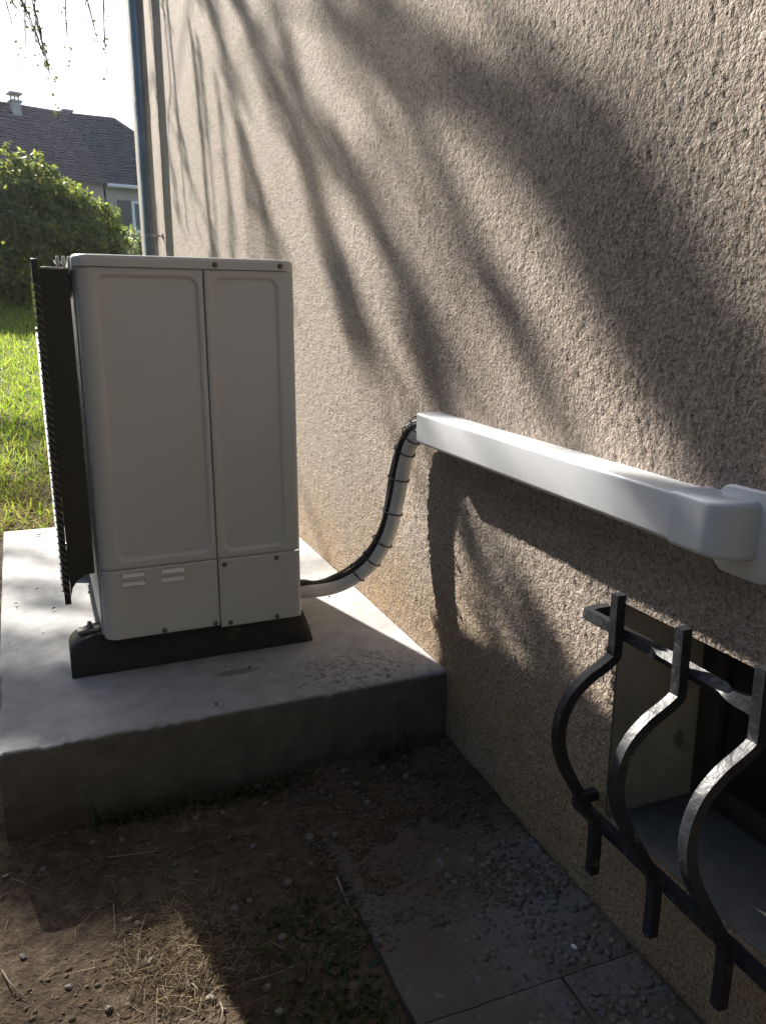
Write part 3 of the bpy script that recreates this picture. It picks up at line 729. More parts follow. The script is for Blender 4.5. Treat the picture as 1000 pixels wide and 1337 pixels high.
for k, (x0, x1, y0, y1, lab) in enumerate(SL):
    sl_ = tag(empty('paving_slab', ((x0 + x1) / 2, (y0 + y1) / 2, GZ)), lab, 'paving slab')
    nx, ny = 40, 40
    xs = np.linspace(x0, x1, nx); ys = np.linspace(y0, y1, ny); Xs, Ys = np.meshgrid(xs, ys, indexing='ij')
    Zs = GZ + .010 + .0022 * fbm(Xs * 30, Ys * 30, 77, 4)
    e = np.minimum(np.minimum(Xs - x0, x1 - Xs), np.minimum(Ys - y0, y1 - Ys)); Zs -= .004 * (1 - sstep(0, .008, e))
    Xs = Xs + .004 * fbm(Ys * 14, Xs * 0, 78, 3) * (1 - sstep(0, .02, Xs - x0))
    bm = bmesh.new(); vv = [bm.verts.new(p) for p in np.stack([Xs, Ys, Zs], -1).reshape(-1, 3)]
    for q in grid_faces(nx, ny): bm.faces.new([vv[i] for i in q])
    be = [e_ for e_ in bm.edges if e_.is_boundary]; r_ = bmesh.ops.extrude_edge_only(bm, edges=be)
    for v in r_['geom']:
        if isinstance(v, bmesh.types.BMVert): v.co.z = GZ - .05
    rel(link('concrete', bm_mesh('concrete', bm, 50), M['slab']), sl_)
    r2 = np.random.default_rng(50 + k); pts = poisson(x0 + .008, x1 - .008, y0 + .008, y1 - .008, .0118, 12000, r2)
    items = []
    for px, py in pts:
        # the outer strip is buried in trodden soil; bare pebbles show towards the wall
        bury = sstep(-.20, -.30, np.array(px)) + .45 * fbm(np.array(px * 14.), np.array(py * 14.), 90, 3) + .8 * sstep(1.10, 1.22, np.array(py))
        bury = float(np.clip(bury, 0, 1.1))
        s = r2.uniform(.0050, .0112) * (.75 if r2.random() < .4 else 1); items.append((int(r2.integers(8)), (px, py, GZ + .010 - .0006 - .0032 * bury + r2.uniform(-.0015, .0012)), s, r2.uniform(0, 6.28)))
    items.sort(key=lambda t: (t[1][0] - CAM[0]) ** 2 + (t[1][1] - .95) ** 2 * .3 + (0 if t[1][1] > .6 else 9))
    ind = items[:280]; rest = items[280:]
    for mi, lc, s, rz in ind:
        o = bpy.data.objects.new('pebble', PEB[mi]); COL.objects.link(o); o.location = lc; o.scale = (s, s * .9, s * .62); o.rotation_euler = (0, 0, rz); rel(o, sl_)
    for c_ in range(5):
        rs = [(mi, lc, np.array([s, s * .9, s * .62]), rz) for mi, lc, s, rz in rest if mi % 5 == c_]
        if rs: tag(rel(join_instances('pebble_field', PEB, rs, M_st[c_]), sl_), kind='stuff')

# ------------------------------------------------------------------ loose stones, sticks, straw on the soil
r3 = np.random.default_rng(21)
def soil_pt(px, py):
    p = onz(px, py, GZ); return p[0], p[1]
px_st = [(640, 1108, .008)]
big = [(555, 2)]
stone_px = [(405, 1097, 13), (437, 1100, 11), (346, 1050, 10), (325, 1030, 12), (306, 1187, 12), (376, 1152, 15), (392, 1195, 11), (368, 1226, 14), (326, 1176, 10), (268, 1207, 11), (255, 1140, 9), (205, 1110, 10),
            (160, 1098, 9), (57, 1136, 10), (8, 1147, 9), (180, 1208, 13), (366, 1322, 16), (142, 1318, 12), (274, 1304, 14), (300, 1095, 10), (330, 1105, 9), (240, 1085, 8), (208, 1030, 7), (480, 1060, 9), (465, 1035, 10), (420, 1045, 8), (350, 1290, 11), (228, 1130, 9), (120, 1062 + 40, 8), (90, 1290, 10), (30, 1250, 9), (255, 1070, 9), (290, 1062, 9), (385, 1025, 9), (400, 1020, 8), (500, 1015, 10), (530, 1025, 9), (448, 1018, 8)]
for i, (a_, b_, w) in enumerate(stone_px):
    x, y = soil_pt(a_, b_); 
    if y > 1.50: y = 1.495
    dist = math.hypot(x - CAM[0], y) * 1.2; s = w / 1030 * dist * .55
    o = bpy.data.objects.new('loose_stone', PEB[i % 8]); COL.objects.link(o); o.location = (x, y, float(terr(x, y)) + s * .22); o.scale = (s, s, s * 1.1); o.rotation_euler = (r3.uniform(-.3, .3), r3.uniform(-.3, .3), r3.uniform(0, 6.28))
    tag(o, 'small loose grey stone lying on the bare soil before the concrete pad', 'stone', 'loose stones on the soil')
wp = bpy.data.objects.new('white_pebble', pebble_mesh(5, 2)); COL.objects.link(wp)
x, y = soil_pt(749, 1248); wp.location = (x, y, GZ + .016); wp.scale = (.004, .007, .005); wp.rotation_euler = (0, 0, .5); wp.data.materials.append(M['slot'])
tag(wp, 'tiny white pebble lying loose on the paving slab', 'pebble')
# fine gravel and clods
it = []
for _ in range(4200):
    x = r3.uniform(-1.9, -.39); y = r3.uniform(.2, 1.505) if r3.random() < .8 else r3.uniform(1.0, 1.505)
    if fbm(np.array(x * 4), np.array(y * 4), 31, 3) < -.15: continue
    s = min(abs(r3.normal(.0, .0018)) + .0010, .0042); it.append((int(r3.integers(8)), (x, y, float(terr(x, y)) + s * .2), s, r3.uniform(0, 6.28)))
for _ in range(3600):
    x = r3.uniform(-.42, -.01); y = 1.51 - .52 * r3.random() ** .9; s = abs(r3.normal(0, .0022)) + .0012
    it.append((int(r3.integers(8)), (x, y, max(float(terr(x, y)), GZ + .009 if y < 1.37 else -1) + s * .2), s, r3.uniform(0, 6.28)))
crumb = simple('soil_crumb', (.075, .056, .040), (.13, .105, .08), 9, .95)
tag(join_instances('gravel', PEB, it, crumb), 'fine gravel and soil crumbs strewn before the pad', 'gravel', kind='stuff')
def strands(name, base, dirs, lens, wid, m, segs=3, curl=.3, r_=r3, lab=None, cat=None, parent=None):
    """thin bent ribbons; base (n,3), dirs (n,3)"""
    n = len(base); d = dirs / np.linalg.norm(dirs, axis=1)[:, None]
    sd = np.cross(d, r_.normal(size=(n, 3))); sd /= np.linalg.norm(sd, axis=1)[:, None] + 1e-9
    cv = r_.normal(size=(n, 3)) * curl; V = []
    for k in range(segs + 1):
        t = k / segs; c = base + d * (lens * t)[:, None] + cv * (lens * t * t)[:, None]
        w = wid * (1 - .85 * t)
        V.append(c - sd * w[:, None]); V.append(c + sd * w[:, None])
    V = np.stack(V, 1); k = 2 * (segs + 1); F = []
    for s in range(segs): F.append(np.array([2 * s, 2 * s + 1, 2 * s + 3, 2 * s + 2])[None] + np.arange(n)[:, None] * k)
    o = link(name, mesh_np(name, V.reshape(-1, 3), np.concatenate(F), False), m, parent)
    if lab: tag(o, lab, cat, kind='stuff')
    return o
def on_soil(n, cx, cy, sx, sy, zoff=.004):
    x = r3.normal(cx, sx, n); y = np.minimum(r3.normal(cy, sy, n), 1.50); return np.stack([x, y, terr(x, y) + zoff + abs(r3.normal(0, .004, n))], 1)
hx, hy = soil_pt(238, 1245)
b0 = on_soil(1500, hx, hy, .050, .060, .003); b0[:, 2] += .018 * np.exp(-((b0[:, 0] - hx) / .05) ** 2 - ((b0[:, 1] - hy) / .06) ** 2) * r3.random(1500)
dd = r3.normal(size=(1500, 3)) * [1, 1, .22]
strands('straw_clump', b0, dd, r3.uniform(.012, .05, 1500), np.full(1500, .0007), M['straw'], 3, .35, lab='tuft of dry straw and dead grass on the sunlit soil', cat='straw')
b0 = np.stack([r3.uniform(-1.8, -.4, 2800), r3.uniform(.4, 1.5, 2800), np.zeros(2800)], 1); b0[:, 2] = terr(b0[:, 0], b0[:, 1]) + .003
strands('dead_grass', b0, r3.normal(size=(2800, 3)) * [1, 1, .15], r3.uniform(.008, .042, 2800), np.full(2800, .0005), M['straw'], 3, .3, lab='scattered dead grass bits over the bare soil', cat='dead grass')
# rough clods of earth
CL = []
for i in range(5):
    bm = bmesh.new(); bmesh.ops.create_icosphere(bm, subdivisions=2, radius=1.0); r_ = np.random.default_rng(300 + i)
    for v in bm.verts:
        p = np.array(v.co); k_ = 1 + .35 * float(fbm(np.array(p[0] * 1.7 + i * 5), np.array(p[1] * 1.7 + p[2] * 1.3), 81, 3)); v.co = Vector(p * k_ * np.array([1, .8, .5]))
    CL.append(bm_mesh('clod', bm))
it = []
for _ in range(900):
    x = r3.uniform(-1.7, -.40); y = r3.uniform(.4, 1.50)
    if fbm(np.array(x * 5.), np.array(y * 5.), 35, 3) < -.05: continue
    s_ = r3.uniform(.002, .0055) * (1.5 if r3.random() < .1 else 1); it.append((int(r3.integers(5)), (x, y, float(terr(x, y)) + s_ * .05), s_, r3.uniform(0, 6.28)))
tag(join_instances('soil_clods', CL, it, simple('clod_soil', (.14, .105, .075), (.075, .056, .04), 70, .97, bs_=.6, bscale=200, bdist=.002, spec=.1)), 'crumbly clods of brown earth on the bare soil', 'clods', kind='stuff')
# small weeds along the foot of the pad
n = 420; bx = r3.uniform(-1.0, -.1, n); k = fbm(bx * 7, bx * 0, 55, 3) > -.05; bx = bx[k]; n = len(bx)
by = 1.51 - abs(r3.normal(0, .02, n)); b0 = np.stack([bx, by, terr(bx, by)], 1)
strands('pad_weeds', b0, np.stack([r3.normal(0, .7, n), r3.normal(-.4, .5, n), r3.uniform(.3, 1, n)], 1), r3.uniform(.012, .036, n), r3.uniform(.003, .0065, n), M['ivy'], 2, .5, lab='low dark weeds sprouting along the foot of the concrete pad', cat='weeds')
n = 700; bx = r3.normal(-.47, .05, n); by = r3.uniform(.6, 1.15, n); k = (bx < -.39); bx, by = bx[k], by[k]; n = len(bx); b0 = np.stack([bx, by, terr(bx, by)], 1)
strands('edge_weeds', b0, np.stack([r3.normal(0, .8, n), r3.normal(0, .8, n), r3.uniform(.2, .9, n)], 1), r3.uniform(.010, .03, n), r3.uniform(.002, .005, n), M['ivy'], 2, .5, lab='flat dark weeds creeping along the outer edge of the paving', cat='weeds')
# single sticks
def stick(pts, r_, lab):
    P = []
    for k, (a_, b_) in enumerate(pts):
        x, y = soil_pt(a_, b_); P.append((x, y, float(terr(x, y)) + .004 + .003 * (k % 2)))
    o = tube('stick', catmull(P, 5), np.linspace(r_, r_ * .5, (len(P) - 1) * 5 + 1), M['stick'], None, seg=6)
    return tag(o, lab, 'stick')
stick([(3, 1270), (14, 1290), (35, 1306)], .0016, 'curved pale root lying on open brown soil')
stick([(148, 1182), (150, 1205), (151, 1222)], .0011, 'short straight pale twig on shaded soil beside the straw tuft')
stick([(190, 1198), (183, 1225), (181, 1262)], .0016, 'dark thin stick running into the straw tuft')
stick([(274, 1243), (274, 1262), (268, 1290)], .0013, 'crooked pale rootlet at the straw tuft rim')
stick([(287, 1309), (291, 1322), (288, 1337)], .0015, 'pale hooked rootlet next to a flat stone')
stick([(14, 1151), (25, 1155), (37, 1158)], .0015, 'short pale stick near the foot of the pad')
stick([(140, 1122), (175, 1118), (215, 1112)], .0012, 'long thin twig lying parallel to the concrete pad')
stick([(262, 1082), (257, 1070), (266, 1060)], .0011, 'small straw coloured stick against the weeds of the pad')
stick([(440, 1150), (448, 1172), (460, 1197)], .0018, 'thin stick lying along the paving edge')
def fallen_leaf(px, py, L, rz, lab):
    x, y = soil_pt(px, py); z = float(terr(x, y)) + .010
    v = [(-L, 0, 0), (-.4 * L, .32 * L, .006), (.3 * L, .30 * L, .004), (L, 0, .008), (.3 * L, -.30 * L, .005), (-.4 * L, -.32 * L, .004), (0, 0, -.002)]
    o = link('fallen_leaf', mesh_py('fallen_leaf', v, [(0, 5, 6), (5, 4, 6), (4, 3, 6), (3, 2, 6), (2, 1, 6), (1, 0, 6)], True), simple('pale_dead_leaf', (.52, .47, .38), (.40, .35, .27), 40, .8))
    o.location = (x, y, z); o.rotation_euler = (.2, .1, rz); tag(o, lab, 'leaf')
fallen_leaf(190, 1265, .013, .5, 'pale dry leaf lying against the straw tuft')
fallen_leaf(165, 1208, .009, 0, 'small tan dead leaf on the shaded soil')
fallen_leaf(72, 808, .012, .4, 'x') if False else None
# dead leaf bits and crumbs on the pad
def pad_crumbs():
    it = []
    for _ in range(110):
        x = r3.normal(-.17, .12); y = r3.normal(1.62, .06)
        if y < 1.54 or x > -.01: continue
        s = abs(r3.normal(0, .0011)) + .0006; it.append((int(r3.integers(8)), (x, y, .0015), s, r3.uniform(0, 6.28)))
    for _ in range(60):
        x = r3.uniform(-1.0, -.02); y = r3.uniform(1.55, 3.3); s = abs(r3.normal(0, .0018)) + .001; it.append((int(r3.integers(8)), (x, y, .0015), s, r3.uniform(0, 6.28)))
    tag(join_instances('pad_crumbs', PEB, it, crumb), 'crumbs of soil scattered on top of the concrete pad', 'soil crumbs', kind='stuff')
pad_crumbs()
for (a_, b_, s, lab) in ((70, 797, .011, 'curled dead leaf on the sunlit pad beside the rubber foot'), (50, 700, .014, 'small brown leaf at the lawn end of the pad'), (22, 790, .008, 'narrow dark leaf near the outer edge of the pad')):
    p = onz(a_, b_, .0); v = [(-1, 0, .15), (-.3, .35, .1), (.4, .25, .4), (1, 0, .1), (.3, -.3, .35), (-.4, -.3, .1), (0, 0, 0)]
    o = link('fallen_leaf', mesh_py('fallen_leaf', v, [(0, 5, 6), (5, 4, 6), (4, 3, 6), (3, 2, 6), (2, 1, 6), (1, 0, 6)], False), M['stick'])
    o.location = (p[0], p[1], .004); o.scale = (s, s, s); o.rotation_euler = (0, 0, a_); tag(o, lab, 'leaf')

# ------------------------------------------------------------------ lawn
r4 = np.random.default_rng(33)
def lawn_pts(n, x0, x1, y0, y1): 
    x = r4.uniform(x0, x1, n); y = y0 + (y1 - y0) * r4.random(n) ** 1.4; return x, y
x, y = lawn_pts(150000, -5.5, 2.5, 3.4, 13.5)
k = ~((x > -.03) & (y < YEND + .05)) & (fbm(x * 1.3, y * 1.3, 70, 3) + sstep(3.3, 5.0, y) * 1.1 - .35 > r4.uniform(-.5, .5, len(x)))
x, y = x[k], y[k]; n = len(x); b0 = np.stack([x, y, terr(x, y)], 1)
strands('lawn_grass', b0, np.stack([r4.normal(0, .45, n), r4.normal(0, .45, n), np.ones(n)], 1), r4.uniform(.02, .06, n), r4.uniform(.0020, .0038, n) * (1 + y * .08), M['grass'], 2, .35, r4, 'short green lawn sloping up behind the pad', 'grass')
x = r4.uniform(-3.5, -.02, 9000); y = 3.36 + abs(r4.normal(0, .75, 9000)); n = len(x); b0 = np.stack([x, y, terr(x, y) + .003], 1)
strands('lawn_straw', b0, np.stack([r4.normal(0, 1, n), r4.normal(0, 1, n), r4.uniform(0, .55, n)], 1), r4.uniform(.04, .13, n), np.full(n, .0022), M['grass_dry'], 3, .35, r4, 'dry mown grass litter at the lawn edge behind the pad', 'dry grass')
x = r4.uniform(-2.0, -.98, 1500); y = r4.uniform(1.5, 3.4, 1500); k = x < -.97 - .058 * (y - 1.5); x, y = x[k], y[k]; n = len(x); b0 = np.stack([x, y, terr(x, y) + .003], 1)
strands('verge_grass', b0, np.stack([r4.normal(0, .8, n), r4.normal(0, .8, n), r4.uniform(.1, .8, n)], 1), r4.uniform(.03, .08, n), np.full(n, .0016), M['grass_dry'], 3, .35, r4, 'thin dry grass along the outer side of the concrete pad', 'dry grass')

# ------------------------------------------------------------------ leaves helper, bush, shrub
def leaves(name, P, Nrm, size, m, parent, r_, asp=.5):
    n = len(P); a_ = r_.normal(size=(n, 3)); Nn = Nrm / (np.linalg.norm(Nrm, axis=1)[:, None] + 1e-9)
    u = np.cross(Nn, a_); u /= np.linalg.norm(u, axis=1)[:, None] + 1e-9; v = np.cross(Nn, u); s = size[:, None]
    fold = Nn * s * .18
    V = np.stack([P - u * s, P + v * s * asp - fold, P + u * s, P - v * s * asp - fold], 1).reshape(-1, 3)
    i = np.arange(n)[:, None] * 4
    F = np.concatenate([i + [0, 2, 1], i + [0, 3, 2]]); return link(name, mesh_np(name, V, F, False), m, parent)
r5 = np.random.default_rng(44)
def bush_thing(name, lab, c, rad, n, size, m, seed, group=None):
    r_ = np.random.default_rng(seed); root = tag(empty(name, c), lab, 'bush')
    d = r_.normal(size=(n, 3)); d[:, 2] = abs(d[:, 2]) * 1.0 - .25 * r_.random(n); d /= np.linalg.norm(d, axis=1)[:, None]
    az = np.arctan2(d[:, 1], d[:, 0]); el = np.arcsin(d[:, 2])
    lump = 1 + .16 * fbm(az * 2.2 + 9, el * 2.6, seed, 3) + .10 * fbm(az * 8, el * 8, seed + 5, 2)
    rr = lump * np.clip(1 - abs(r_.normal(0, .11, n)), .45, 1.05)
    d2 = np.sign(d) * np.abs(d) ** .78
    P = d2 * rr[:, None] * np.array(rad)
    P[:, 2] = np.maximum(P[:, 2], r_.uniform(.02, .3, n))
    leaves('foliage', P, d + r_.normal(size=(n, 3)) * .7, r_.uniform(.6, 1.25, n) * size, m, root, r_)
    V = []; F = []; n0 = 0
    for i in range(26):
        a_ = r_.uniform(0, 6.28); e = r_.uniform(.3, 1.4); tip = np.array([math.cos(a_) * math.cos(e) * rad[0], math.sin(a_) * math.cos(e) * rad[1], math.sin(e) * rad[2]]) * r_.uniform(.8, 1.12)
        b_ = np.array([r_.normal(0, .15) * rad[0], r_.normal(0, .15) * rad[1], 0]); mid_ = (b_ + tip) / 2 + [0, 0, .12 * rad[2]]
        v, f = sweep(catmull([b_, mid_, tip], 4), np.linspace(.02, .004, 9), 5, caps=False)
        V.append(v); F += [tuple(j + n0 for j in q) for q in f]; n0 += len(v)
    link('stems', mesh_np('stems', np.concatenate(V), np.array(F)), M['twig'], root)
    return root
bz = float(terr(-1.5, 13.3))
bush_thing('laurel_bush', 'large rounded dark green laurel bush at the top of the lawn', (-1.62, 13.5, bz), (1.95, 1.3, 1.98), 56000, .052, M['bush_leaf'], 5)
bush_thing('garden_shrub', 'small pale green shrub beyond the laurel near the wall corner', (.45, 16.5, float(terr(.45, 16.5))), (.75, .6, 1.35), 5000, .05, M['shrub_leaf'], 8)
# wiry bare shoots above the bush against the roof
for pts, lab in (([(8, 235), (14, 195), (22, 182)], 'thin bare shoot above the laurel nearest the lawn side'), ([(30, 240), (45, 200), (54, 170)], 'tall forked bare shoot above the laurel bush top'), ([(98, 245), (108, 228), (116, 212)], 'pale bare shoot above the sloping shoulder of the laurel')):
    P = [ony(a_, b_, 13.5) for a_, b_ in pts]; tag(tube('bare_shoot', catmull(P, 4), np.linspace(.009, .004, 9), M['twig'], None, seg=5), lab, 'shoot')

# unseen hedges added behind and beside the camera to cut sky light
def hedge(lab, x0, x1, y0, y1, h, seed):
    r_ = np.random.default_rng(seed); root = tag(empty('sky_block_hedge', ((x0 + x1) / 2, (y0 + y1) / 2, GZ)), lab, 'hedge')
    n = 9000; P = np.stack([r_.uniform(x0, x1, n), r_.uniform(y0, y1, n), GZ + h * r_.random(n)], 1)
    fx = r_.integers(0, 5, n); P[fx == 0, 0] = x0; P[fx == 1, 0] = x1; P[fx == 2, 1] = y0; P[fx == 3, 1] = y1; P[fx == 4, 2] = GZ + h
    P += r_.normal(size=(n, 3)) * .14; P[:, 2] = np.maximum(P[:, 2], GZ + .05)
    rel(leaves('foliage', P, r_.normal(size=(n, 3)), r_.uniform(.12, .24, n), M['hedge_leaf'], None, r_, .7), root)
    V = []; F = []; n0_ = 0
    for i in range(24):
        b_ = np.array([r_.uniform(x0 + .2, x1 - .2), r_.uniform(y0 + .2, y1 - .2), GZ - .05]); v, f = sweep([b_, b_ + [r_.normal(0, .1), r_.normal(0, .1), h * .5], b_ + [r_.normal(0, .2), r_.normal(0, .2), h * .95]], [.06, .04, .01], 6, caps=False)
        V.append(v); F += [tuple(j + n0_ for j in q) for q in f]; n0_ += len(v)
    rel(link('stems', mesh_np('stems', np.concatenate(V), np.array(F)), M['twig']), root)
hedge('added unseen hedge opposite the house wall that blocks sky light', -5.6, -4.4, -7.0, 7.5, 5.0, 61)
hedge('added unseen hedge behind the paving that blocks sky light', -4.4, -.4, -4.6, -3.4, 5.0, 62)

# ------------------------------------------------------------------ neighbour house
e1 = np.array([math.sin(math.radians(71)), math.cos(math.radians(71)), 0]); nf = np.array([e1[1], -e1[0], 0])   # along ridge; facade normal towards us
nb = tag(empty('neighbour_house', (2, 31, 1.5)), 'neighbouring house with brown tiled roof and chimneys behind the laurel bush', 'house')
A0 = ony(140, 240, 30.0); ez = A0[2]                           # foot of the valley between the two roof slopes
slope = math.radians(43)
npA = nf * math.sin(slope) + np.array([0, 0, math.cos(slope)])
V1 = onplane(92, 150, A0, npA); rz_ = V1[2]
def A_pt(s, z): # point on slope A at height z, s metres along the ridge from V1
    return V1 + e1 * s - np.array([0, 0, rz_ - z]) + nf * ((rz_ - z) / math.tan(slope))
W1 = onz(148, 156, rz_ + .02)
# wing ridge towards W1, wing's visible slope contains V1, A0 and W1
npB = np.cross(W1 - V1, A0 - V1); npB /= np.linalg.norm(npB); npB *= np.sign(npB[2])
wd = (W1 - V1); wd[2] = 0; wl_ = np.linalg.norm(wd); wd /= wl_
E2 = A0 + wd * (wl_ + 2.6); E2[2] = ez
def courses(name, p00, p10, p11, p01, n, m, par):
    """stepped tile courses between the eave p00-p10 and the ridge p01-p11"""
    V = []; F = []; nn = np.cross(p10 - p00, p01 - p00); nn /= np.linalg.norm(nn); nn *= np.sign(nn[2])
    for i in range(n):
        t0, t1 = i / n, (i + 1) / n
        a_, b_ = p00 + (p01 - p00) * t0, p10 + (p11 - p10) * t0; c_, d_ = p10 + (p11 - p10) * t1, p00 + (p01 - p00) * t1
        k = len(V); V += [a_, b_, a_ + nn * .05, b_ + nn * .05, c_ + nn * .005, d_ + nn * .005]; F += [(k, k + 1, k + 3, k + 2), (k + 2, k + 3, k + 4, k + 5)]
    return rel(link(name, mesh_py(name, V, F), m), par)
SLN = -9.0
ra = courses('roof', A_pt(SLN, ez), A0, V1, V1 + e1 * SLN, 24, M['h_roof_a'], nb)
rb = courses('roof', A0, E2, W1, V1, 24, M['h_roof_b'], nb)
# back slopes and hip
bk = V1 - nf * (rz_ - ez) / math.tan(slope) - np.array([0, 0, rz_ - ez])
hipc = W1 + (W1 - (A0 + E2) / 2) * np.array([1, 1, 0]); hipc[2] = ez
q = [np.array(p) for p in (bk + e1 * SLN, bk + e1 * 7, V1 + e1 * SLN, V1 + e1 * .01)]
rel(quads('roof_back', [[q[0], bk, V1, V1 + e1 * SLN]], M['h_roof_a']), nb)
op = E2 + 2 * ((W1 - E2) - ((W1 - E2) @ wd) * wd); op[2] = ez
rel(quads('roof_hip', [[E2, op, W1]], M['h_roof_b']), nb); op2 = op - wd * (wl_ + 2.6)
rel(quads('roof_back', [[op, op2, V1, W1]], M['h_roof_b']), nb)
for a_, b_ in ((V1 + e1 * SLN, V1), (V1, W1), (W1, E2)):
    rel(tube('ridge_tiles', [a_ + (b_ - a_) * t for t in np.linspace(0, 1, 14)], .09, M['h_roof_a'], seg=8), nb)
# walls below the eaves
def wallq(a_, b_, inset): 
    a2, b2 = a_ + inset, b_ + inset; z0 = 1.2; return [np.array([a2[0], a2[1], z0]), np.array([b2[0], b2[1], z0]), np.array([b2[0], b2[1], ez + .26]), np.array([a2[0], a2[1], ez + .26])]
nB = np.array([npB[0], npB[1], 0]); nB /= np.linalg.norm(nB)
rel(quads('wall', [wallq(A_pt(SLN, ez), A_pt((A0 - V1) @ e1, ez), -nf * .35), wallq(A0, E2, -nB * .35), wallq(E2, op, -wd * .35), wallq(op, op2, nB * .35), wallq(A_pt(SLN, ez), bk + e1 * SLN, e1 * .3), wallq(bk + e1 * SLN, bk, nf * .3)], M['h_wall']), nb)
soff = [A0 + np.array([0, 0, -.005]), E2 + np.array([0, 0, -.005]), E2 - nB * .4 + np.array([0, 0, -.005]), A0 - nB * .4 + np.array([0, 0, -.005])]
rel(tube('gutter', [A0 + (E2 - A0) * t + nB * .05 - np.array([0, 0, .03]) for t in (0, .5, 1)], .06, M['h_trim'], seg=8), nb)
WP = A0 - nB * .35; wdir = np.array([-nB[1], nB[0], 0]); wdir *= np.sign(wdir @ wd)
c0 = onplane(171, 262, WP, nB); c1 = onplane(184, 303, WP, nB); ww = abs((c1 - c0) @ wdir); wh = c0[2] - c1[2]
def wbox(name, s0, s1, z0, z1, d0, d1, m, par=nb):
    v = []
    for s in (s0, s1):
        for z in (z0, z1):
            for d in (d0, d1): p = c0 + wdir * s + nB * d; v.append((p[0], p[1], z))
    return rel(link(name, mesh_py(name, v, [(0, 1, 3, 2), (4, 6, 7, 5), (0, 4, 5, 1), (2, 3, 7, 6), (0, 2, 6, 4), (1, 5, 7, 3)]), m), nb)
zt, zb = c0[2], c1[2]; W_ = max(ww * 1.9, .8)
for s0, s1, z0, z1 in ((0, .10, zb, zt), (W_ - .1, W_, zb, zt), (.1, W_ - .1, zt - .08, zt), (.1, W_ - .1, zb, zb + .08), (W_ / 2 - .05, W_ / 2 + .05, zb + .08, zt - .08)): wbox('window_frame', s0, s1, z0, z1, 0, .05, M['h_trim'])
for s0, s1 in ((.1, W_ / 2 - .05), (W_ / 2 + .05, W_ - .1)): wbox('pane', s0, s1, zb + .08, zt - .08, .0, .02, M['glass_dark'])
wbox('shutter', -.46, -.04, zb, zt, .0, .06, M['h_shutter']); wbox('shutter', W_ + .04, W_ + .46, zb, zt, .0, .06, M['h_shutter'])
wbox('window_sill', -.08, W_ + .08, zb - .10, zb - .005, .0, .12, M['h_trim'])
def chimney(px, pyb, h, w, lab):
    base = onplane(px, pyb, A0, npA); zt_ = base[2] + h
    def cb(name, hw, hd, z0, z1, m):
        v = []
        for sx in (-1, 1):
            for sy in (-1, 1):
                for z in (z0, z1): p = base + e1 * hw * sx + nf * hd * sy - nf * .2; v.append((p[0], p[1], z))
        return rel(link(name, mesh_py(name, v, [(0, 1, 3, 2), (4, 6, 7, 5), (0, 4, 5, 1), (2, 3, 7, 6), (0, 2, 6, 4), (1, 5, 7, 3)]), m), nb)
    cb('chimney', w, w * 1.2, base[2] - .6, zt_, M['ch']); cb('chimney_band', w + .05, w * 1.2 + .05, zt_, zt_ + .06, M['ch'])
    for sx in (-1, 0, 1):
        v = base + e1 * w * .85 * sx; rel(tube('cowl_post', [(v[0] - nf[0] * .2, v[1] - nf[1] * .2, zt_ + .05), (v[0] - nf[0] * .2, v[1] - nf[1] * .2, zt_ + .25)], .035, M['ch'], seg=6), nb)
    cb('chimney_cap', w + .06, w * 1.2 + .06, zt_ + .24, zt_ + .30, M['ch'])
chimney(24, 153, .50, .14, ''); chimney(90, 152, -.05, .13, '')

# ------------------------------------------------------------------ birch tree whose drooping limbs shade the wall
r6 = np.random.default_rng(101)
TB = np.array([-5.2, 12.6, float(terr(-5.2, 12.6)) - .05])
birch = tag(empty('birch_tree', tuple(TB)), 'weeping birch tree with drooping twigs hanging over the garden', 'tree')
tv, tf, n0 = [], [], 0
def add_tube(path, rad, seg=6):
    global n0
    v, f = sweep(path, rad, seg, caps=False); tv.append(v); tf.extend([tuple(j + n0 for j in q) for q in f]); n0 += len(v)
trunk = catmull([TB, TB + [.1, -.05, 2.5], TB + [.05, -.1, 5], TB + [.2, -.2, 7.5], TB + [.25, -.2, 9.5]], 8)
add_tube(trunk, np.linspace(.20, .03, len(trunk)), 14)
twv, twf, w0 = [], [], 0
LP, LN, LS = [], [], []
def add_twig(path, rad):
    global w0
    v, f = sweep(path, rad, 4, caps=False); twv.append(v); twf.extend([tuple(j + w0 for j in q) for q in f]); w0 += len(v)
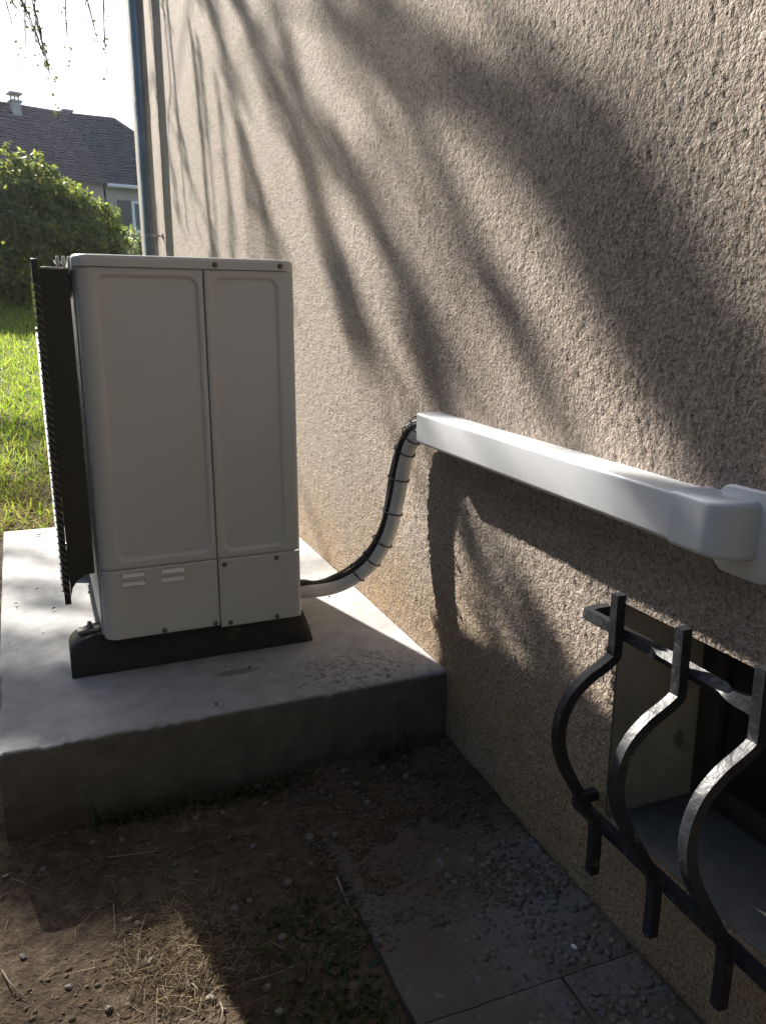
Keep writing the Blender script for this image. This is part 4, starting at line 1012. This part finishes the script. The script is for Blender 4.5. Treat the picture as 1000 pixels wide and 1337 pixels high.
def spray(path, width, nleaf, ntwig, limb_from=None, lsize=.022, xw=.35):
    """a drooping branch: main strand, side twiglets and small leaves along it"""
    P = catmull(path, 10); n = len(P)
    add_twig(P, np.linspace(.009, .002, n))
    Lh = np.linalg.norm(P[-1] - P[0])
    for _ in range(ntwig):
        i = int(r6.integers(0, n - 2)); d = P[i + 1] - P[i]; d /= np.linalg.norm(d); d = d * r6.uniform(.8, 1.2) + r6.normal(size=3) * [.03, .09, .09] + [0, 0, -.04]; d /= np.linalg.norm(d)
        ln = r6.uniform(.2, .5); o_ = P[i] + r6.normal(size=3) * [width * .12, width * .36, width * .36]
        tp = catmull([o_, o_ + d * ln * .55 + [0, 0, -.03], o_ + d * ln + [0, 0, -.13 * ln]], 4); add_twig(tp, np.linspace(.0035, .0012, len(tp)))
        m_ = max(1, nleaf // ntwig); k = r6.uniform(0, len(tp) - 1.01, m_); ki = k.astype(int); fr = (k - ki)[:, None]
        LP.append(tp[ki] * (1 - fr) + tp[ki + 1] * fr + r6.normal(size=(m_, 3)) * .018); LN.append(r6.normal(size=(m_, 3))); LS.append(r6.uniform(.6, 1.2, m_) * lsize)
    if limb_from is not None:
        st = np.array(limb_from); thick = 1.0
        near = [q for q in STARTS if np.linalg.norm(q - P[0]) < 1.6]
        if near: st = min(near, key=lambda q: np.linalg.norm(q - P[0])); thick = .3
        STARTS.append(P[0].copy()); mid_ = (st + P[0]) / 2 + [0, 0, .45 if thick == 1 else .03]
        lp_ = catmull([st, mid_, P[0]], 8); add_tube(lp_, np.linspace(.028, .008, len(lp_)) * (1 if thick == 1 else .35), 7)
S = SUN; STARTS = []
def wall_path(pts, t, t1=None):
    t1 = t if t1 is None else t1; k = len(pts)
    return [np.array([0, yw, zw]) + S * (t + (t1 - t) * i / (k - 1)) for i, (yw, zw) in enumerate(pts)]
def trk(h): i = min(len(trunk) - 1, int(h / 9.5 * (len(trunk) - 1))); return trunk[i]
# (shadow line on the wall far->near, distance factor, width, leaves, twigs)
def wpx(*pts): return [tuple(onx(a_, b_, 0.0)[1:]) for a_, b_ in pts]
SP = [(wpx((280, -60), (320, 0), (360, 100), (392, 184), (432, 320), (480, 430), (528, 520)), 1.35, .095, 560, 40, 5.5),
      (wpx((360, 0), (405, 144), (480, 256), (530, 380), (580, 490)), 1.45, .085, 480, 36, 6.0),
      (wpx((255, -30), (285, 40), (315, 150), (345, 270)), 1.30, .12, 230, 20, 5.0),
      (wpx((300, 120), (332, 230), (372, 340)), 1.35, .10, 110, 12, 5.2),
      (wpx((520, 130), (575, 215), (640, 345), (700, 450)), 1.5, .030, 80, 10, 6.2),
      (wpx((470, 110), (540, 230), (600, 335)), 1.5, .03, 40, 7, 6.2),
      (wpx((440, -40), (520, 30), (610, 85), (690, 150), (755, 250), (825, 345), (890, 440), (950, 545), (1000, 650)), 1.5, .115, 900, 70, 6.5),
      (wpx((620, -30), (690, 50), (760, 150), (850, 290), (950, 450)), 1.62, .075, 170, 20, 7.0),
      (wpx((390, -60), (450, 20), (520, 80), (570, 120)), 1.6, .10, 130, 18, 6.4),
      (wpx((760, 40), (870, 220), (1000, 430)), 1.9, .22, 150, 26, 7.4),
      (wpx((588, 640), (618, 715), (652, 812)), 1.1, .02, 50, 8, 5.0),
      (wpx((660, 740), (715, 830), (780, 960)), 1.2, .05, 130, 12, 5.2),
      ([(6.6, 2.6), (6.2, 2.2), (5.9, 1.9), (5.6, 1.5)], 1.25, .10, 80, 10, 4.6),
      ([(7.6, 2.4), (7.2, 2.0), (6.9, 1.5)], 1.2, .10, 90, 10, 4.6),
      ([(5.6, 2.15), (5.25, 1.85), (4.95, 1.5)], 1.2, .08, 50, 8, 4.6)]
for pts, t, w, nl, nt_, hh in SP: spray(wall_path(pts, t), w, nl, nt_, trk(hh))
# branches whose shade falls across the near end of the pad, the soil and the lawn
def ground_path(pts, t): return [np.array([x, y, z]) + S * t for x, y, z in pts]
for pts, t, w, nl, nt_, hh in [([(-1.25, 2.0, 0), (-.98, 1.78, 0), (-.75, 1.62, 0), (-.5, 1.5, 0)], 2.0, .15, 1500, 60, 6.8),
                               ([(-1.35, 1.80, 0), (-1.05, 1.66, 0), (-.90, 1.60, 0), (-.72, 1.54, 0)], 2.2, .12, 900, 40, 6.8),
                               ([(-1.30, 1.50, -.18), (-1.0, 1.42, -.18), (-.85, 1.36, -.18)], 2.2, .10, 600, 30, 6.7),
                               ([(-1.5, 1.75, 0), (-1.05, 1.60, -.1), (-.80, 1.46, -.18), (-.62, 1.36, -.18)], 2.1, .13, 700, 36, 6.6),
                               ([(-1.3, 2.9, 0), (-1.0, 2.55, 0), (-.82, 2.3, 0)], 1.9, .08, 160, 12, 6.0),
                               ([(-1.3, 3.3, 0), (-1.0, 2.95, 0), (-.8, 2.75, 0)], 1.9, .08, 170, 12, 6.0),
                               ([(-1.4, 2.45, 0), (-1.0, 2.12, 0), (-.8, 2.02, 0)], 1.9, .06, 80, 8, 6.2),
                               ([(-1.6, 5.6, .2), (-1.2, 5.2, .2), (-.7, 4.9, .2)], 1.9, .3, 900, 26, 5.5),
                               ([(-1.6, 4.4, .1), (-1.2, 4.1, .1), (-.7, 3.8, .0)], 1.9, .25, 700, 22, 5.2)]:
    spray(ground_path(pts, t), w, nl, nt_, trk(hh))
# twig tips that hang into view against the sky
for px0, px1, py1, yy, w, nl in ((22, 52, 78, 7.4, .05, 110), (38, 58, 96, 7.5, .05, 120), (44, 47, 72, 7.6, .04, 60), (84, 88, 88, 7.6, .02, 16), (78, 76, 30, 7.7, .03, 22), (110, 124, 52, 7.3, .02, 16), (134, 136, 74, 7.5, .02, 14), (112, 110, 56, 7.8, .015, 8), (32, 32, 56, 7.8, .015, 8), (2, 12, 26, 7.4, .03, 24), (0, 26, 20, 7.3, .02, 20)):
    py1 = py1 * .72; top = ony(px0 - 25, -190, yy + .5); m1 = ony(px0, -20, yy); tip = ony(px1, py1, yy - .05)
    spray([top, (top + m1) / 2 + [0, 0, .08], m1, (m1 + tip) / 2, tip], w, nl, max(4, nl // 7), None, .016)
# general crown round the trunk
for i in range(44):
    h = r6.uniform(3.2, 9.3); st = trk(h); a_ = r6.uniform(0, 6.28); ln = r6.uniform(.9, 1.9) * (1.15 - h / 14)
    o_ = np.array([math.cos(a_), math.sin(a_), 0]); tip = st + o_ * ln + [0, 0, .35]
    add_tube(catmull([st, st + o_ * ln * .5 + [0, 0, .35], tip], 5), np.linspace(.03, .008, 11), 6)
    for k in range(2):
        q_ = st + (tip - st) * r6.uniform(.6, 1.0) + r6.normal(size=3) * .1
        spray([q_, q_ + o_ * .25 + [0, 0, -.35], q_ + o_ * .35 + [0, 0, -1.0], q_ + o_ * .38 + [0, 0, -1.6]], .25, 170, 9, None, .03)
link('trunk', mesh_np('trunk', np.concatenate(tv) - TB, np.array(tf)), M['bark'], birch)
link('twigs', mesh_np('twigs', np.concatenate(twv) - TB, np.array(twf)), M['twig'], birch)
leaves('crown', np.concatenate(LP) - TB, np.concatenate(LN), np.concatenate(LS), M['birch_leaf'], birch, r6, .7)

# ------------------------------------------------------------------ thin air volume added to imitate lens glare
hz = box('glare_haze', (-60, 60, -30, 75, -1.3, 14), None)
hm = bpy.data.materials.new('glare_haze'); hm.use_nodes = True; hm.node_tree.nodes.clear()
pv = hm.node_tree.nodes.new('ShaderNodeVolumePrincipled'); pv.inputs['Color'].default_value = (.66, .78, 1.0, 1); pv.inputs['Density'].default_value = .0004; pv.inputs['Anisotropy'].default_value = .6
mo = hm.node_tree.nodes.new('ShaderNodeOutputMaterial'); hm.node_tree.links.new(pv.outputs[0], mo.inputs['Volume'])
hz.data.materials.append(hm); tag(hz, 'added pale air over the garden standing in for lens glare', 'glare_haze', kind='stuff')
